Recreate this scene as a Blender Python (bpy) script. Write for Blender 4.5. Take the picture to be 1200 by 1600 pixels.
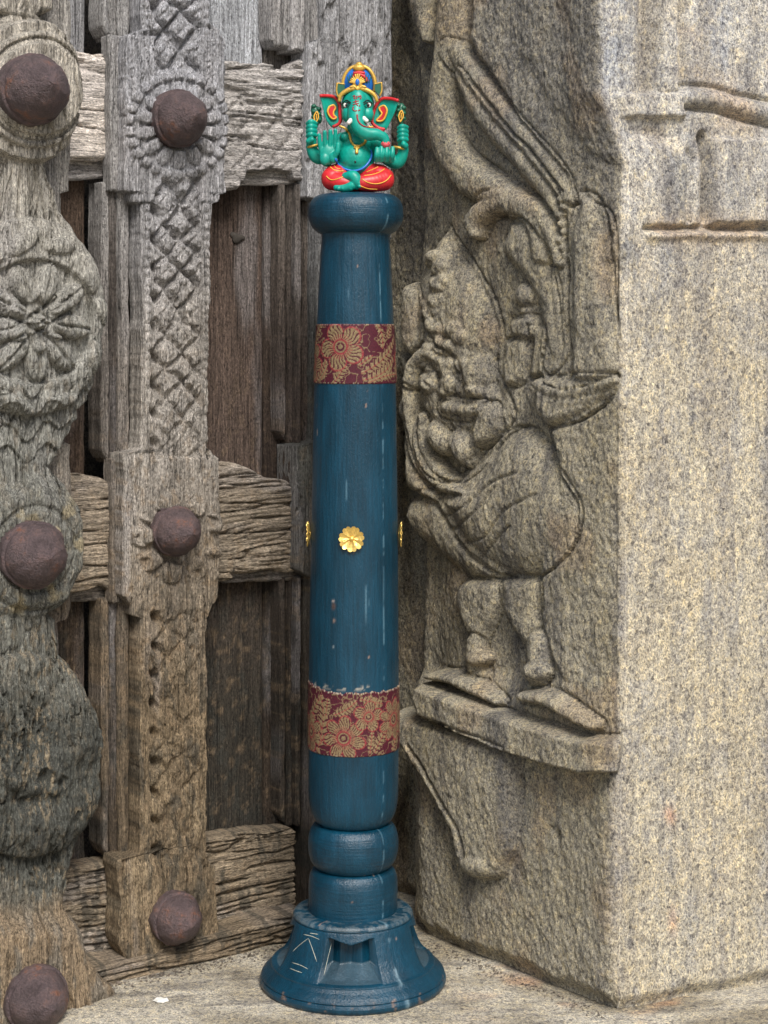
import bpy, math
import numpy as np
from mathutils import Vector, Matrix
from mathutils.bvhtree import BVHTree

for o in list(bpy.data.objects):
    bpy.data.objects.remove(o)
SC = bpy.context.scene
COL = SC.collection
R = math.radians
pi = math.pi

# ------------------------------------------------------------------ camera, light, exposure
FPX, HZ, CZ = 2800.0, 525.0, 0.745          # focal length in photo pixels, horizon row, eye height
cam_d = bpy.data.cameras.new('camera')
cam = bpy.data.objects.new('camera', cam_d); COL.objects.link(cam)
cam.location = (0, 0, CZ); cam.rotation_euler = (R(90), 0, 0)
cam_d.sensor_fit = 'VERTICAL'; cam_d.sensor_height = 36; cam_d.sensor_width = 36
cam_d.lens = FPX / 1600 * 36
cam_d.shift_y = -(800 - HZ) / 1600
cam_d.clip_start = .05; cam_d.clip_end = 200
SC.camera = cam

SUN_DIR = Vector((.18, -.70, .80)).normalized()     # towards the sun
world = bpy.data.worlds.new('World'); SC.world = world; world.use_nodes = True
wn = world.node_tree; wn.nodes.clear()
sky = wn.nodes.new('ShaderNodeTexSky'); sky.sky_type = 'NISHITA'; sky.sun_disc = False
sky.sun_elevation = math.asin(SUN_DIR.z); sky.sun_rotation = math.atan2(SUN_DIR.x, SUN_DIR.y)
sky.air_density = 1.0; sky.dust_density = 3.0; sky.ozone_density = 1.0
bg = wn.nodes.new('ShaderNodeBackground'); bg.inputs[1].default_value = .055
wo = wn.nodes.new('ShaderNodeOutputWorld')
wn.links.new(sky.outputs[0], bg.inputs[0]); wn.links.new(bg.outputs[0], wo.inputs[0])
sun_d = bpy.data.lights.new('sun', 'SUN'); sun_d.energy = 1.5; sun_d.angle = R(24); sun_d.color = (1, .965, .92)
sun = bpy.data.objects.new('sun', sun_d); COL.objects.link(sun)
sun.rotation_euler = SUN_DIR.to_track_quat('Z', 'Y').to_euler(); sun.location = (3, -3, 4)
SC.view_settings.view_transform = 'Standard'; SC.view_settings.look = 'None'
SC.view_settings.exposure = 1.3; SC.view_settings.gamma = 1

# ------------------------------------------------------------------ numeric helpers
_tabs = {}
def vnoise(x, y, seed=0):
    if seed not in _tabs:
        _tabs[seed] = np.random.RandomState(seed + 11).rand(256, 256)
    t = _tabs[seed]
    x = np.asarray(x, float); y = np.asarray(y, float)
    xi = np.floor(x).astype(int); yi = np.floor(y).astype(int)
    fx = x - xi; fy = y - yi
    fx = fx * fx * (3 - 2 * fx); fy = fy * fy * (3 - 2 * fy)
    x0 = xi & 255; x1 = (xi + 1) & 255; y0 = yi & 255; y1 = (yi + 1) & 255
    return (t[x0, y0] * (1 - fx) + t[x1, y0] * fx) * (1 - fy) + (t[x0, y1] * (1 - fx) + t[x1, y1] * fx) * fy
def fbm(x, y, octv=4, seed=0, gain=.5):
    s = 0; a = 1; n = 0
    for i in range(octv):
        s = s + a * vnoise(x * 2 ** i + 17.3 * i, y * 2 ** i + 5.1 * i, seed + i); n += a; a *= gain
    return s / n
def sst(a, b, x):
    t = np.clip((x - a) / (b - a), 0, 1); return t * t * (3 - 2 * t)
def mix(a, b, t):
    return a * (1 - t) + b * t
def mixc(c1, c2, t):
    return np.asarray(c1) * (1 - t[..., None]) + np.asarray(c2) * t[..., None]
def lin(r, g, b):
    return tuple(((c / 255) / 12.92 if c / 255 <= .04045 else ((c / 255 + .055) / 1.055) ** 2.4) for c in (r, g, b))

class Frame:
    """an upright plane: s runs right along it, t up, w out of it towards the viewer"""
    def __init__(self, ox, oy, ang):
        self.ox, self.oy, self.ang = ox, oy, ang; self.c, self.s = math.cos(ang), math.sin(ang)
    def proj(self, S, W, T):
        x = self.ox + S * self.c + W * self.s; y = self.oy + S * self.s - W * self.c
        return 600 + FPX * x / y, HZ - FPX * (T - CZ) / y
    def pick(self, u, v, W=0.):
        a = (u - 600) / FPX
        D = (W + self.ox * self.s - self.oy * self.c) / (a * self.s - self.c)
        return (a * D - self.ox) * self.c + (D - self.oy) * self.s, CZ - (v - HZ) / FPX * D

# ------------------------------------------------------------------ mesh helpers
def tag(o, label=None, cat=None, group=None, kind=None):
    for k, x in (('label', label), ('category', cat), ('group', group), ('kind', kind)):
        if x: o[k] = x
    return o
def empty(name, loc=(0, 0, 0), rz=0.):
    o = bpy.data.objects.new(name, None); COL.objects.link(o)
    o.location = loc; o.rotation_euler = (0, 0, rz); o.empty_display_size = .05
    return o
def link(name, me, mat, parent=None):
    o = bpy.data.objects.new(name, me); COL.objects.link(o)
    if mat and not me.materials: me.materials.append(mat)
    if parent: o.parent = parent
    return o
def mesh_q(name, V, Q, col=None, smooth=True, normals=None):
    V = np.asarray(V, np.float32).reshape(-1, 3); Q = np.asarray(Q, np.int32).reshape(-1, 4)
    me = bpy.data.meshes.new(name)
    me.vertices.add(len(V)); me.vertices.foreach_set('co', V.ravel())
    me.loops.add(len(Q) * 4); me.loops.foreach_set('vertex_index', Q.ravel())
    me.polygons.add(len(Q)); me.polygons.foreach_set('loop_start', np.arange(0, len(Q) * 4, 4, dtype=np.int32))
    me.polygons.foreach_set('use_smooth', np.full(len(Q), smooth))
    me.update(calc_edges=True)
    if col is not None:
        a = me.color_attributes.new('Col', 'FLOAT_COLOR', 'POINT')
        c = np.ones((len(V), 4), np.float32); c[:, :3] = np.asarray(col).reshape(-1, 3)
        a.data.foreach_set('color', c.ravel())
    if normals is not None:
        me.normals_split_custom_set_from_vertices(np.asarray(normals, np.float32).reshape(-1, 3).tolist())
    return me
def mesh_py(name, V, Fc, smooth=True):
    me = bpy.data.meshes.new(name); me.from_pydata([tuple(map(float, v)) for v in V], [], [tuple(f) for f in Fc])
    if smooth: me.polygons.foreach_set('use_smooth', [True] * len(me.polygons))
    me.update(); return me
def grid_q(nr, nc, wrap=False, off=0):
    i = np.arange(nr - 1)[:, None]; j = np.arange(nc if wrap else nc - 1)[None, :]
    j2 = (j + 1) % nc
    return np.stack([i * nc + j, i * nc + j2, (i + 1) * nc + j2, (i + 1) * nc + j], -1).reshape(-1, 4) + off
def lathe(prof, nt=64, th0=0.):
    """prof: list of (r, z) from bottom to top -> verts, quads (closed round)"""
    p = np.asarray(prof, float); th = np.linspace(0, 2 * pi, nt, endpoint=False) + th0
    V = np.stack([p[:, 0, None] * np.sin(th), -p[:, 0, None] * np.cos(th), np.repeat(p[:, 1, None], nt, 1)], -1)
    return V, grid_q(len(p), nt, True)
def smooth_path(pts, n):
    p = np.asarray(pts, float); d = np.r_[0, np.cumsum(np.linalg.norm(np.diff(p[:, :3] if p.shape[1] > 2 else p, axis=0), axis=1))]
    q = np.linspace(0, d[-1], n); out = np.zeros((n, p.shape[1])); m = np.gradient(p, d, axis=0)
    k = np.clip(np.searchsorted(d, q, 'right') - 1, 0, len(d) - 2); h = d[k + 1] - d[k]; t = ((q - d[k]) / h)[:, None]
    h = h[:, None]
    return ((2*t**3-3*t**2+1)*p[k] + (t**3-2*t**2+t)*h*m[k] + (-2*t**3+3*t**2)*p[k+1] + (t**3-t**2)*h*m[k+1])
def tube(pts, rad, n=24, seg=10, flat=1.0):
    """closed tube along 3-D points; rad scalar or list"""
    pts = np.asarray(pts, float); rad = np.full(len(pts), rad) if np.isscalar(rad) else np.asarray(rad, float)
    P = smooth_path(np.c_[pts, rad], n) if len(pts) > 2 else np.c_[pts, rad][0] + np.linspace(0, 1, n)[:, None] * (np.c_[pts, rad][1] - np.c_[pts, rad][0])
    c = P[:, :3]; r = P[:, 3]; T = np.gradient(c, axis=0); T /= np.linalg.norm(T, axis=1)[:, None] + 1e-9
    up = np.array([0.123, -.9, .31]); V = []
    A = np.cross(T, up); A /= np.linalg.norm(A, axis=1)[:, None] + 1e-9; B = np.cross(T, A)
    th = np.linspace(0, 2 * pi, seg, endpoint=False)
    V = c[:, None] + r[:, None, None] * (A[:, None] * np.cos(th)[:, None] + flat * B[:, None] * np.sin(th)[:, None])
    V = np.concatenate([V.reshape(-1, 3), c[:1] - T[:1] * r[0] * .5, c[-1:] + T[-1:] * r[-1] * .5])
    Fs = [tuple(q) for q in grid_q(n, seg, True)]
    for j in range(seg):
        Fs.append((n * seg, (j + 1) % seg, j)); Fs.append((n * seg + 1, (n - 1) * seg + j, (n - 1) * seg + (j + 1) % seg))
    return V, Fs
def join(parts):
    V = []; Fs = []; o = 0
    for v, f in parts:
        v = np.asarray(v).reshape(-1, 3); V.append(v); Fs += [tuple(int(i) + o for i in q) for q in f]; o += len(v)
    return np.concatenate(V), Fs

# ------------------------------------------------------------------ materials
def newmat(name):
    m = bpy.data.materials.new(name); m.use_nodes = True
    nt = m.node_tree; b = nt.nodes['Principled BSDF']; return m, nt, b
def nd(nt, typ, ins=None, **kw):
    n = nt.nodes.new(typ)
    for k, v in kw.items(): setattr(n, k, v)
    for k, v in (ins or {}).items():
        if hasattr(v, 'is_linked') or isinstance(v, bpy.types.NodeSocket): nt.links.new(v, n.inputs[k])
        else: n.inputs[k].default_value = v
    return n
def ramp(nt, fac, stops):
    n = nt.nodes.new('ShaderNodeValToRGB'); nt.links.new(fac, n.inputs[0]); e = n.color_ramp.elements
    while len(e) < len(stops): e.new(.5)
    for x, (p, c) in zip(e, stops):
        x.position = p; x.color = (c, c, c, 1) if np.isscalar(c) else (*c, 1)
    return n.outputs[0]
def mulc(nt, a, b, fac=1., mode='MULTIPLY'):
    n = nt.nodes.new('ShaderNodeMix'); n.data_type = 'RGBA'; n.blend_type = mode
    n.inputs[0].default_value = fac
    for s, i in ((a, 6), (b, 7)):
        if isinstance(s, bpy.types.NodeSocket): nt.links.new(s, n.inputs[i])
        else: n.inputs[i].default_value = (*s, 1)
    return n.outputs[2]
def coords(nt, scale):
    tc = nt.nodes.new('ShaderNodeTexCoord'); mp = nt.nodes.new('ShaderNodeMapping')
    nt.links.new(tc.outputs['Object'], mp.inputs[0]); mp.inputs['Scale'].default_value = scale; return mp.outputs[0]
def noise(nt, vec, scale, detail=4, rough=.6, dist=0.):
    return nd(nt, 'ShaderNodeTexNoise', {'Vector': vec, 'Scale': scale, 'Detail': detail, 'Roughness': rough, 'Distortion': dist}).outputs[0]
def bump(nt, b, h, strength, dist):
    n = nd(nt, 'ShaderNodeBump', {'Height': h, 'Strength': strength, 'Distance': dist})
    nt.links.new(n.outputs[0], b.inputs['Normal'])
def mat_wood(name, horiz=False):
    m, nt, b = newmat(name)
    k = lambda a, l: (l, a, a) if horiz else (a, a, l)
    n1 = noise(nt, coords(nt, k(260, 9)), 1, 6, .72, .9)
    n2 = noise(nt, coords(nt, k(800, 26)), 1, 3, .7)
    fl = noise(nt, coords(nt, k(1., .45)), 520, 3, .75)
    at = nd(nt, 'ShaderNodeAttribute', attribute_name='Col').outputs['Color']
    c = mulc(nt, at, ramp(nt, n1, [(.31, .14), (.40, .62), (.5, 1.0), (.62, 1.3), (.8, 1.7)]))
    c = mulc(nt, c, ramp(nt, n2, [(.30, .40), (.46, .95), (.6, 1.15), (.75, 1.45)]))
    c = mulc(nt, c, ramp(nt, fl, [(.33, .30), (.44, .88), (.55, 1.1), (.69, 1.8)]))
    nt.links.new(c, b.inputs['Base Color']); b.inputs['Roughness'].default_value = .85
    b.inputs['Specular IOR Level'].default_value = .3
    s = nd(nt, 'ShaderNodeMath', {0: n1, 1: n2}, operation='ADD').outputs[0]
    s = nd(nt, 'ShaderNodeMath', {0: s, 1: fl}, operation='ADD').outputs[0]
    bump(nt, b, s, 1.0, .0032); return m
def mat_stone(name, amt=1.0, bd=.0035, vert=.72):
    m, nt, b = newmat(name)
    g = coords(nt, (1, 1, vert))
    n1 = noise(nt, g, 520, 4, .8, 0.)
    n2 = noise(nt, g, 170, 3, .65)
    n3 = noise(nt, coords(nt, (1, 1, .16)), 60, 4, .65)
    vo = nd(nt, 'ShaderNodeTexVoronoi', {'Vector': g, 'Scale': 330.}).outputs['Color']
    sep = nd(nt, 'ShaderNodeSeparateColor', {0: vo}).outputs[0]
    at = nd(nt, 'ShaderNodeAttribute', attribute_name='Col').outputs['Color']
    c = mulc(nt, at, ramp(nt, n1, [(.32, (.14, .145, .16)), (.42, (.58, .58, .6)), (.5, (1, 1, 1)), (.65, (1.6, 1.56, 1.44))]))
    c = mulc(nt, c, ramp(nt, n2, [(.32, (.62, .62, .64)), (.5, (1, 1, 1)), (.68, (1.2, 1.16, 1.05))]))
    c = mulc(nt, c, ramp(nt, n3, [(.3, (.72, .73, .76)), (.5, (1, 1, 1)), (.7, (1.08, 1.06, 1.0))]))
    c = mulc(nt, c, ramp(nt, sep, [(.0, (.5, .5, .52)), (.16, (.95, .94, .92)), (.7, (1, 1, 1)), (1., (1.18, 1.12, .98))]))
    nt.links.new(c, b.inputs['Base Color']); b.inputs['Roughness'].default_value = .9
    b.inputs['Specular IOR Level'].default_value = .25
    s = nd(nt, 'ShaderNodeMath', {0: n1, 1: n2}, operation='ADD').outputs[0]
    bump(nt, b, s, .9 * amt, bd); return m
def mat_paint(name, col, rough=.35, bs=.15, metal=0., var=.15, scale=300, attr=False, spec=.5, coat=0.):
    m, nt, b = newmat(name)
    n = noise(nt, coords(nt, (1, 1, .6)), scale, 4, .6)
    base = nd(nt, 'ShaderNodeAttribute', attribute_name='Col').outputs['Color'] if attr else col
    c = mulc(nt, base, ramp(nt, n, [(.3, 1 - var), (.7, 1 + var)]))
    nt.links.new(c, b.inputs['Base Color']); b.inputs['Roughness'].default_value = rough
    b.inputs['Metallic'].default_value = metal; b.inputs['Specular IOR Level'].default_value = spec
    b.inputs['Coat Weight'].default_value = coat
    bump(nt, b, n, bs, .001); return m
def mat_blue(nm='blue_paint', sx_=1., sz_=.05):
    m, nt, b = newmat(nm)
    st = noise(nt, coords(nt, (sx_, sx_, sz_)), 420, 4, .65)
    fn = noise(nt, coords(nt, (1, 1, .5)), 500, 3, .7)
    lg = noise(nt, coords(nt, (1, 1, .35)), 28, 4, .6)
    at = nd(nt, 'ShaderNodeAttribute', attribute_name='Col').outputs['Color']
    c = mulc(nt, at, ramp(nt, st, [(.3, .74), (.55, 1.0), (.72, 1.15), (.82, 1.4)]))
    c = mulc(nt, c, ramp(nt, lg, [(.3, .68), (.5, 1.), (.7, 1.32)]))
    nt.links.new(c, b.inputs['Base Color'])
    rr = ramp(nt, lg, [(.3, .27), (.7, .42)]); nt.links.new(rr, b.inputs['Roughness'])
    b.inputs['Specular IOR Level'].default_value = .55
    s = nd(nt, 'ShaderNodeMath', {0: st, 1: fn}, operation='ADD').outputs[0]
    bump(nt, b, s, .45, .0016); return m
def mat_iron():
    m, nt, b = newmat('rusty_iron')
    n = noise(nt, coords(nt, (1, 1, 1)), 45, 6, .7); f = noise(nt, coords(nt, (1, 1, 1)), 420, 4, .7)
    c = ramp(nt, n, [(.3, (.055, .038, .038)), (.48, (.09, .064, .065)), (.58, (.12, .08, .076)), (.68, (.20, .085, .05)), (.8, (.07, .05, .05))])
    c = mulc(nt, c, ramp(nt, f, [(.3, .65), (.7, 1.4)]))
    nt.links.new(c, b.inputs['Base Color']); b.inputs['Roughness'].default_value = .5
    b.inputs['Specular IOR Level'].default_value = .5
    s = nd(nt, 'ShaderNodeMath', {0: n, 1: f}, operation='ADD').outputs[0]
    bump(nt, b, s, .9, .0035); return m

M_WV = mat_wood('weathered_wood'); M_WH = mat_wood('weathered_wood_cross', True)
M_ST = mat_stone('granite'); M_GR = mat_stone('slab_stone', .6, .002, 1.); M_BLUE = mat_blue(); M_BLUR = mat_blue('blue_paint_turned', .06, 1.); M_IRON = mat_iron()

# ================================================================== GROUND
def axis(lo, hi, step, far):
    a = np.arange(lo, hi, step); b = [lo - .05, lo - .2, lo - .8, lo - far]; c = [hi + .05, hi + .2, hi + .8, hi + far]
    return np.r_[b[::-1], a, c]
gx = axis(-.45, .62, .0045, 6); gy = axis(1.84, 2.36, .0045, 6)
X, Y = np.meshgrid(gx, gy)
inner = sst(-.6, -.45, X) * sst(.75, .6, X) * sst(1.7, 1.84, Y)
Z = (.004 * (fbm(X * 9, Y * 9, 3, 3) - .5) + .003 * (fbm(X * 60, Y * 60, 4, 5) - .5)) * inner
# a shallow worn hollow in front of the jamb and a rise at its foot
Z += .010 * inner * sst(.30, .44, X - .35 * (Y - 1.97)) * sst(2.1, 1.9, Y)
dp = np.hypot(X + .0362, Y - 2.07); Z = np.where(dp < .15, Z * sst(.11, .15, dp), Z) - .0006
tone = fbm(X * 7, Y * 16, 4, 8); strk = fbm(X * 14 + Y * 6, Y * 70 - X * 12, 3, 12)
gc = mixc((.30, .27, .21), (.50, .47, .40), sst(.35, .65, tone))
gc = mixc(gc, (.17, .16, .15), .6 * sst(.58, .75, strk)); gc = mixc(gc, (.40, .20, .10), .6 * sst(.62, .8, fbm(X * 12, Y * 20, 3, 44)) * sst(.05, .2, X))
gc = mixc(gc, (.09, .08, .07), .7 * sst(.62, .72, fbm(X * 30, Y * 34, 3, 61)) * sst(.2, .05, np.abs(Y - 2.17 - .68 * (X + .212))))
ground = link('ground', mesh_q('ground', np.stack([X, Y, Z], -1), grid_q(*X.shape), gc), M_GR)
tag(ground, 'pale worn stone floor slab', kind='structure')

# ================================================================== DOOR
DA = math.atan(.68)
DF = Frame(-.237, 2.172, DA)
door = empty('carved_wooden_door', (DF.ox, DF.oy, 0), DA)
tag(door, 'weathered grey carved wooden door with rusty iron bosses, standing open behind the blue pillar', 'door', kind='thing')

def grain(A, B, amp, seed, wob=1.):
    """A across the grain, B along it (metres)"""
    w = wob * 2.2 * fbm(A * 9, B * 5, 3, seed)
    n1 = fbm(A * 95 + w * 3, B * 4.5, 3, seed + 3); n2 = fbm(A * 420 + w * 6, B * 12, 2, seed + 7)
    cr = np.exp(-((n1 - .5) / .022) ** 2) * sst(.42, .6, fbm(A * 40, B * 6, 2, seed + 9))
    return amp * (1.7 * (n1 - .5) + 1.0 * (n2 - .5) - 1.9 * cr)

GREY, PALE, BROWN, DARK, TAN = (.30, .285, .265), (.46, .43, .39), (.125, .085, .062), (.06, .055, .045), (.30, .215, .13)
def wood_col(u, v, S, T, seed, horiz=False, top=GREY, mid=GREY, low=(.16, .125, .085), lich=.5, tm=(150, 620)):
    A, B = (T, S) if horiz else (S, T)
    k = v + 160 * (fbm(S * 12, T * 6, 3, seed) - .5)
    c = mixc(top, mid, sst(*tm, k)); c = mixc(c, low, sst(640, 1150, k))
    n = fbm(A * 60, B * 4, 4, seed + 21); c = c * (0.62 + .76 * n)[..., None]
    c = mixc(c, (.42, .40, .40), .35 * sst(.55, .75, fbm(A * 30, B * 6, 3, seed + 31)))
    l = fbm(S * 150, T * 80, 4, seed + 41, .65)
    c = mixc(c, TAN, lich * .8 * sst(.56, .70, l) * sst(350, 1000, v))
    c = mixc(c, (.05, .052, .045), .6 * sst(.52, .66, fbm(S * 110, T * 36, 4, seed + 51, .62)) * sst(650, 1150, v))
    return c

def slab(name, parent, mat, W0, edges, step, hf=None, back=-.03, seed=0, horiz=False, r=.004, jit=.0015, amp=.0012, colkw=None, colf=None, nsk=4, frame=DF, split=None, jitf=40):
    """one board.  vertical: edges = (v, uL, uR); horizontal: edges = (u, vTop, vBottom); photo rows at depth W0"""
    e = np.asarray(edges, float)
    if not horiz:
        Ls = [frame.pick(a[1], a[0], W0) for a in e]; Rs = [frame.pick(a[2], a[0], W0) for a in e]
        Lt = np.array(Ls)[::-1]; Rt = np.array(Rs)[::-1]
        q0 = (Lt[0, 1] + Rt[0, 1]) / 2; q1 = (Lt[-1, 1] + Rt[-1, 1]) / 2
        nq = max(4, int((q1 - q0) / step)); Q = np.linspace(q0, q1, nq)
        lo = np.interp(Q, Lt[:, 1], Lt[:, 0]); hi = np.interp(Q, Rt[:, 1], Rt[:, 0])
    else:
        Tp = np.array([frame.pick(a[0], a[1], W0) for a in e]); Bt = np.array([frame.pick(a[0], a[2], W0) for a in e])
        q0, q1 = Tp[0, 0], Tp[-1, 0]; nq = max(4, int((q1 - q0) / step)); Q = np.linspace(q0, q1, nq)
        lo = np.interp(Q, Bt[:, 0], Bt[:, 1]); hi = np.interp(Q, Tp[:, 0], Tp[:, 1])
    lo = lo + jit * 2 * (fbm(Q * jitf, Q * 0 + seed, 4, seed + 1) - .5); hi = hi + jit * 2 * (fbm(Q * jitf, Q * 0 + seed + 9, 4, seed + 2) - .5)
    nc = max(4, int((hi - lo).max() / step)); k = np.linspace(0, 1, nc)[None]
    C = lo[:, None] + (hi - lo)[:, None] * k; Qg = np.repeat(Q[:, None], nc, 1)
    if horiz and jitf == 90:                               # broken, splintery right-hand end
        Qg = Qg - .006 * np.clip((Qg - (q1 - .02)) / .02, 0, 1) * fbm(C * 160, C * 0 + seed, 3, seed + 60, .7) * 1.6
    S, T = (Qg, C) if horiz else (C, Qg)
    d = np.minimum(np.minimum(C - lo[:, None], hi[:, None] - C), np.minimum(Qg - q0, q1 - Qg))
    rd = np.clip(1 - d / r, 0, 1); rnd = r * (1 - np.sqrt(np.clip(1 - rd * rd, 0, 1)))
    u, v = frame.proj(S, W0, T)
    H = (hf(u, v, S, T) if hf else 0) + grain(T if horiz else S, S if horiz else T, amp, seed) - rnd
    c = colf(u, v, S, T) if colf else wood_col(u, v, S, T, seed, horiz, **(colkw or {}))
    P = np.stack([S, -(W0 + H), T], -1)
    if horiz: P = P[::-1]; c = c[::-1]; S = S[::-1]; T = T[::-1]          # keep the winding outwards
    nr, ncc = P.shape[:2]
    ring = np.concatenate([np.arange(ncc), np.arange(1, nr) * ncc + ncc - 1, (nr - 1) * ncc + np.arange(ncc - 2, -1, -1), np.arange(nr - 2, 0, -1) * ncc])
    pr = P.reshape(-1, 3)[ring]; cr = c.reshape(-1, 3)[ring]
    f = np.linspace(0, 1, nsk + 1)[:, None]
    sk = np.repeat(pr[None], nsk + 1, 0).copy(); sk[:, :, 1] = pr[None, :, 1] * (1 - f) + (-back) * f
    cen = sk.mean((0, 1))
    wob = .0022 * (fbm(sk[..., 2] * (8 if not horiz else 200) + sk[..., 1] * 260, sk[..., 0] * (8 if horiz else 200) + sk[..., 1] * 180, 3, seed + 77) - .5)
    sk[1:, :, 2 if horiz else 0] += wob[1:]
    V = np.concatenate([P.reshape(-1, 3), sk.reshape(-1, 3)]); n0 = nr * ncc
    Qs = np.concatenate([grid_q(nr, ncc), grid_q(nsk + 1, len(ring), True, n0)[:, ::-1]])
    Cc = np.concatenate([c.reshape(-1, 3), np.repeat(cr[None], nsk + 1, 0).reshape(-1, 3)])
    if split is None:
        return link(name, mesh_q(name, V, Qs, Cc), mat, parent)
    lab = split(u, v) if not horiz else None
    du = np.gradient(P, axis=1); dv = np.gradient(P, axis=0); N = np.cross(du, dv); N /= np.linalg.norm(N, axis=-1)[..., None] + 1e-12
    gq = grid_q(nr, ncc); fl = lab.reshape(-1)[gq[:, 0]]
    main = None
    for key, nm in [(0, name)] + split.names:
        qq = gq[fl == key]
        if not len(qq): continue
        if key == 0:
            allq = np.concatenate([qq, grid_q(nsk + 1, len(ring), True, n0)[:, ::-1]]); VV, CC = V, Cc
        else: allq, VV, CC = qq, V[:n0], Cc[:n0]
        ids, inv = np.unique(allq, return_inverse=True)
        o = link(nm, mesh_q(nm, VV[ids], inv.reshape(-1, 4), CC[ids]), mat, parent if key == 0 else main)
        if key == 0: main = o
    return main

# ---- back planks (their grey, brown and mouldy zones are weathering)
plank_cols = [dict(top=(.36, .36, .37), mid=(.13, .09, .065), low=(.085, .06, .04), tm=(100, 300)), dict(top=(.50, .52, .55), mid=(.125, .09, .072), low=(.06, .052, .04), tm=(100, 300)),
              dict(top=(.2, .18, .16), mid=(.07, .05, .038), low=(.065, .048, .034), tm=(60, 250)), dict(top=(.2, .18, .17), mid=(.07, .055, .045), low=(.045, .038, .03), tm=(60, 250))]
for i, (uL, uR) in enumerate([(-130, 52), (54, 133), (178, 319), (322, 411), (414.5, 462), (464, 560), (562, 606)]):
    kw = plank_cols[[0, 0, 2, 1, 2, 3, 3][i]]
    slab('back_plank', door, M_WV, -.042 + .002 * (i % 3), [(-240, uL, uR), (700, uL, uR), (1512, uL, uR)], .0032, back=-.066, seed=20 + i, amp=.0011, r=.003, colkw=kw, jit=.0012)

# ---- moulded strips beside the stiles
def strips(specs, segs, seed):
    for j, (uL, uR, W, bk, kw) in enumerate(specs):
        for i, (v0, v1) in enumerate(segs):
            vv = v1 - (6 if j == 0 else 0)
            slab('moulding', door, M_WV, W, [(v0, uL, uR), (vv - 14, uL, uR), (vv, uL + (7 if j == 0 else 2), uR - 1)], .0022, back=bk, seed=seed + 7 * j + i, amp=.0013,
                 r=.005, colkw=kw, nsk=7)
mk1 = dict(top=(.34, .33, .32), mid=(.11, .094, .082), low=(.085, .065, .045), tm=(100, 420)); mk2 = dict(top=(.44, .43, .42), mid=(.24, .215, .19), low=(.17, .13, .085))
strips([(161, 173, -.001, -.041, mk2), (173.5, 186, .004, -.041, mk1), (187, 204, .012, -.041, mk2)], [(-240, 60), (284, 724), (936, 1344)], 60)
strips([(426, 456, -.008, -.041, mk1), (457, 479, .0, -.041, mk2), (480, 500, .006, -.041, mk1)], [(-240, 80)], 90)
mk3 = dict(top=(.16, .14, .12), mid=(.09, .07, .058), low=(.06, .048, .036))
strips([(439, 449, -.014, -.041, mk3), (450, 463, -.019, -.041, mk3), (464, 473, -.006, -.041, mk3), (474, 497, -.015, -.041, mk3)], [(286, 694), (900, 1292)], 110)

# ---- rails
def rail_h(seed, carve=None):
    def f(u, v, S, T):
        h = .006 * (fbm(S * 10, T * 60, 4, seed, .6) - .5) + .010 * (fbm(S * 22, T * 24, 4, seed + 3) - .5) - .0065 * np.exp(-((fbm(S * 7 + 3, T * 75, 3, seed + 5) - .5) / .03) ** 2)
        if seed > 2:
            ln = T / .0072 + 4.5 * fbm(S * 7, T * 22, 3, seed + 8); fr_ = np.abs(ln - np.round(ln))
            h = h - (.004 if seed > 4 else .0026) * np.exp(-(fr_ / .14) ** 2) * sst(.4, .6, fbm(S * 14, T * 40, 2, seed + 11))
        return h + (carve(u, v) if carve else 0)
    return f
def lattice(u, v, pu, pv, depth, ph=0.):
    a = (u / pu + v / pv + ph); b = (u / pu - v / pv + ph)
    fa = np.abs(a - np.floor(a) - .5) * 2; fb = np.abs(b - np.floor(b) - .5) * 2
    m = np.minimum(1 - fa, 1 - fb); m = np.minimum(np.minimum(fa, fb) * 2.4, 1)
    return depth * (m - 1)
def carve_r1(u, v):
    k = sst(150, 165, v) * sst(262, 240, v)
    h = k * (lattice(u, v, 44, 52, .004) + .0025 * np.cos(np.hypot((u - 452), (v - 172)) / 2.6) * sst(26, 18, np.hypot(u - 452, v - 172)))
    return h - .0022 * sst(.3, .6, np.sin((u + v) / 3.2)) * sst(250, 253, v) * sst(266, 262, v)
rk1 = dict(top=(.74, .67, .60), mid=(.58, .51, .43), low=(.20, .16, .115)); rk2 = dict(top=(.54, .51, .48), mid=(.36, .33, .31), low=(.17, .14, .10))
rk3 = dict(top=(.42, .35, .27), mid=(.39, .325, .25), low=(.33, .265, .185))
RAILS = [([(60, 82, 250), (118, 80, 250), (165, 84, 251), (168, 92, 251), (171, 95, 263), (182, 92, 270), (191, 104, 268), (194, 110, 266)], rk1, 1, None, None),
         ([(318, 92, 297), (374, 95, 297), (376, 97, 285), (384, 97, 284), (386, 98, 268), (430, 98, 266), (436, 107, 266), (456, 108, 268), (461, 98, 280), (478, 93, 282)], rk2, 2, carve_r1, None),
         ([(60, 744, 930), (115, 740, 928), (158, 746, 917), (176, 754, 924), (180, 756, 931), (193, 758, 931)], rk3, 3, None, None),
         ([(318, 728, 908), (352, 723, 909), (364, 723, 908), (367, 724, 899), (392, 732, 896), (425, 748, 892), (455, 752, 895), (466, 760, 894)], rk3, 4, None, None),
         ([(60, 1362, 1530), (120, 1356, 1516), (178, 1346, 1506), (184, 1352, 1500)], rk3, 5, None, None),
         ([(316, 1314, 1478), (345, 1307, 1468), (400, 1299, 1450), (440, 1296, 1438), (467, 1296, 1430)], rk3, 6, None, None)]
for e, kw, sd, cv, _ in RAILS:
    slab('rail', door, M_WH, 0.0, e, .0016, hf=rail_h(sd, cv), back=-.032, seed=130 + 9 * sd, horiz=True, amp=.0016, r=.006, jit=.0016, colkw=kw, jitf=90)
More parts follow.
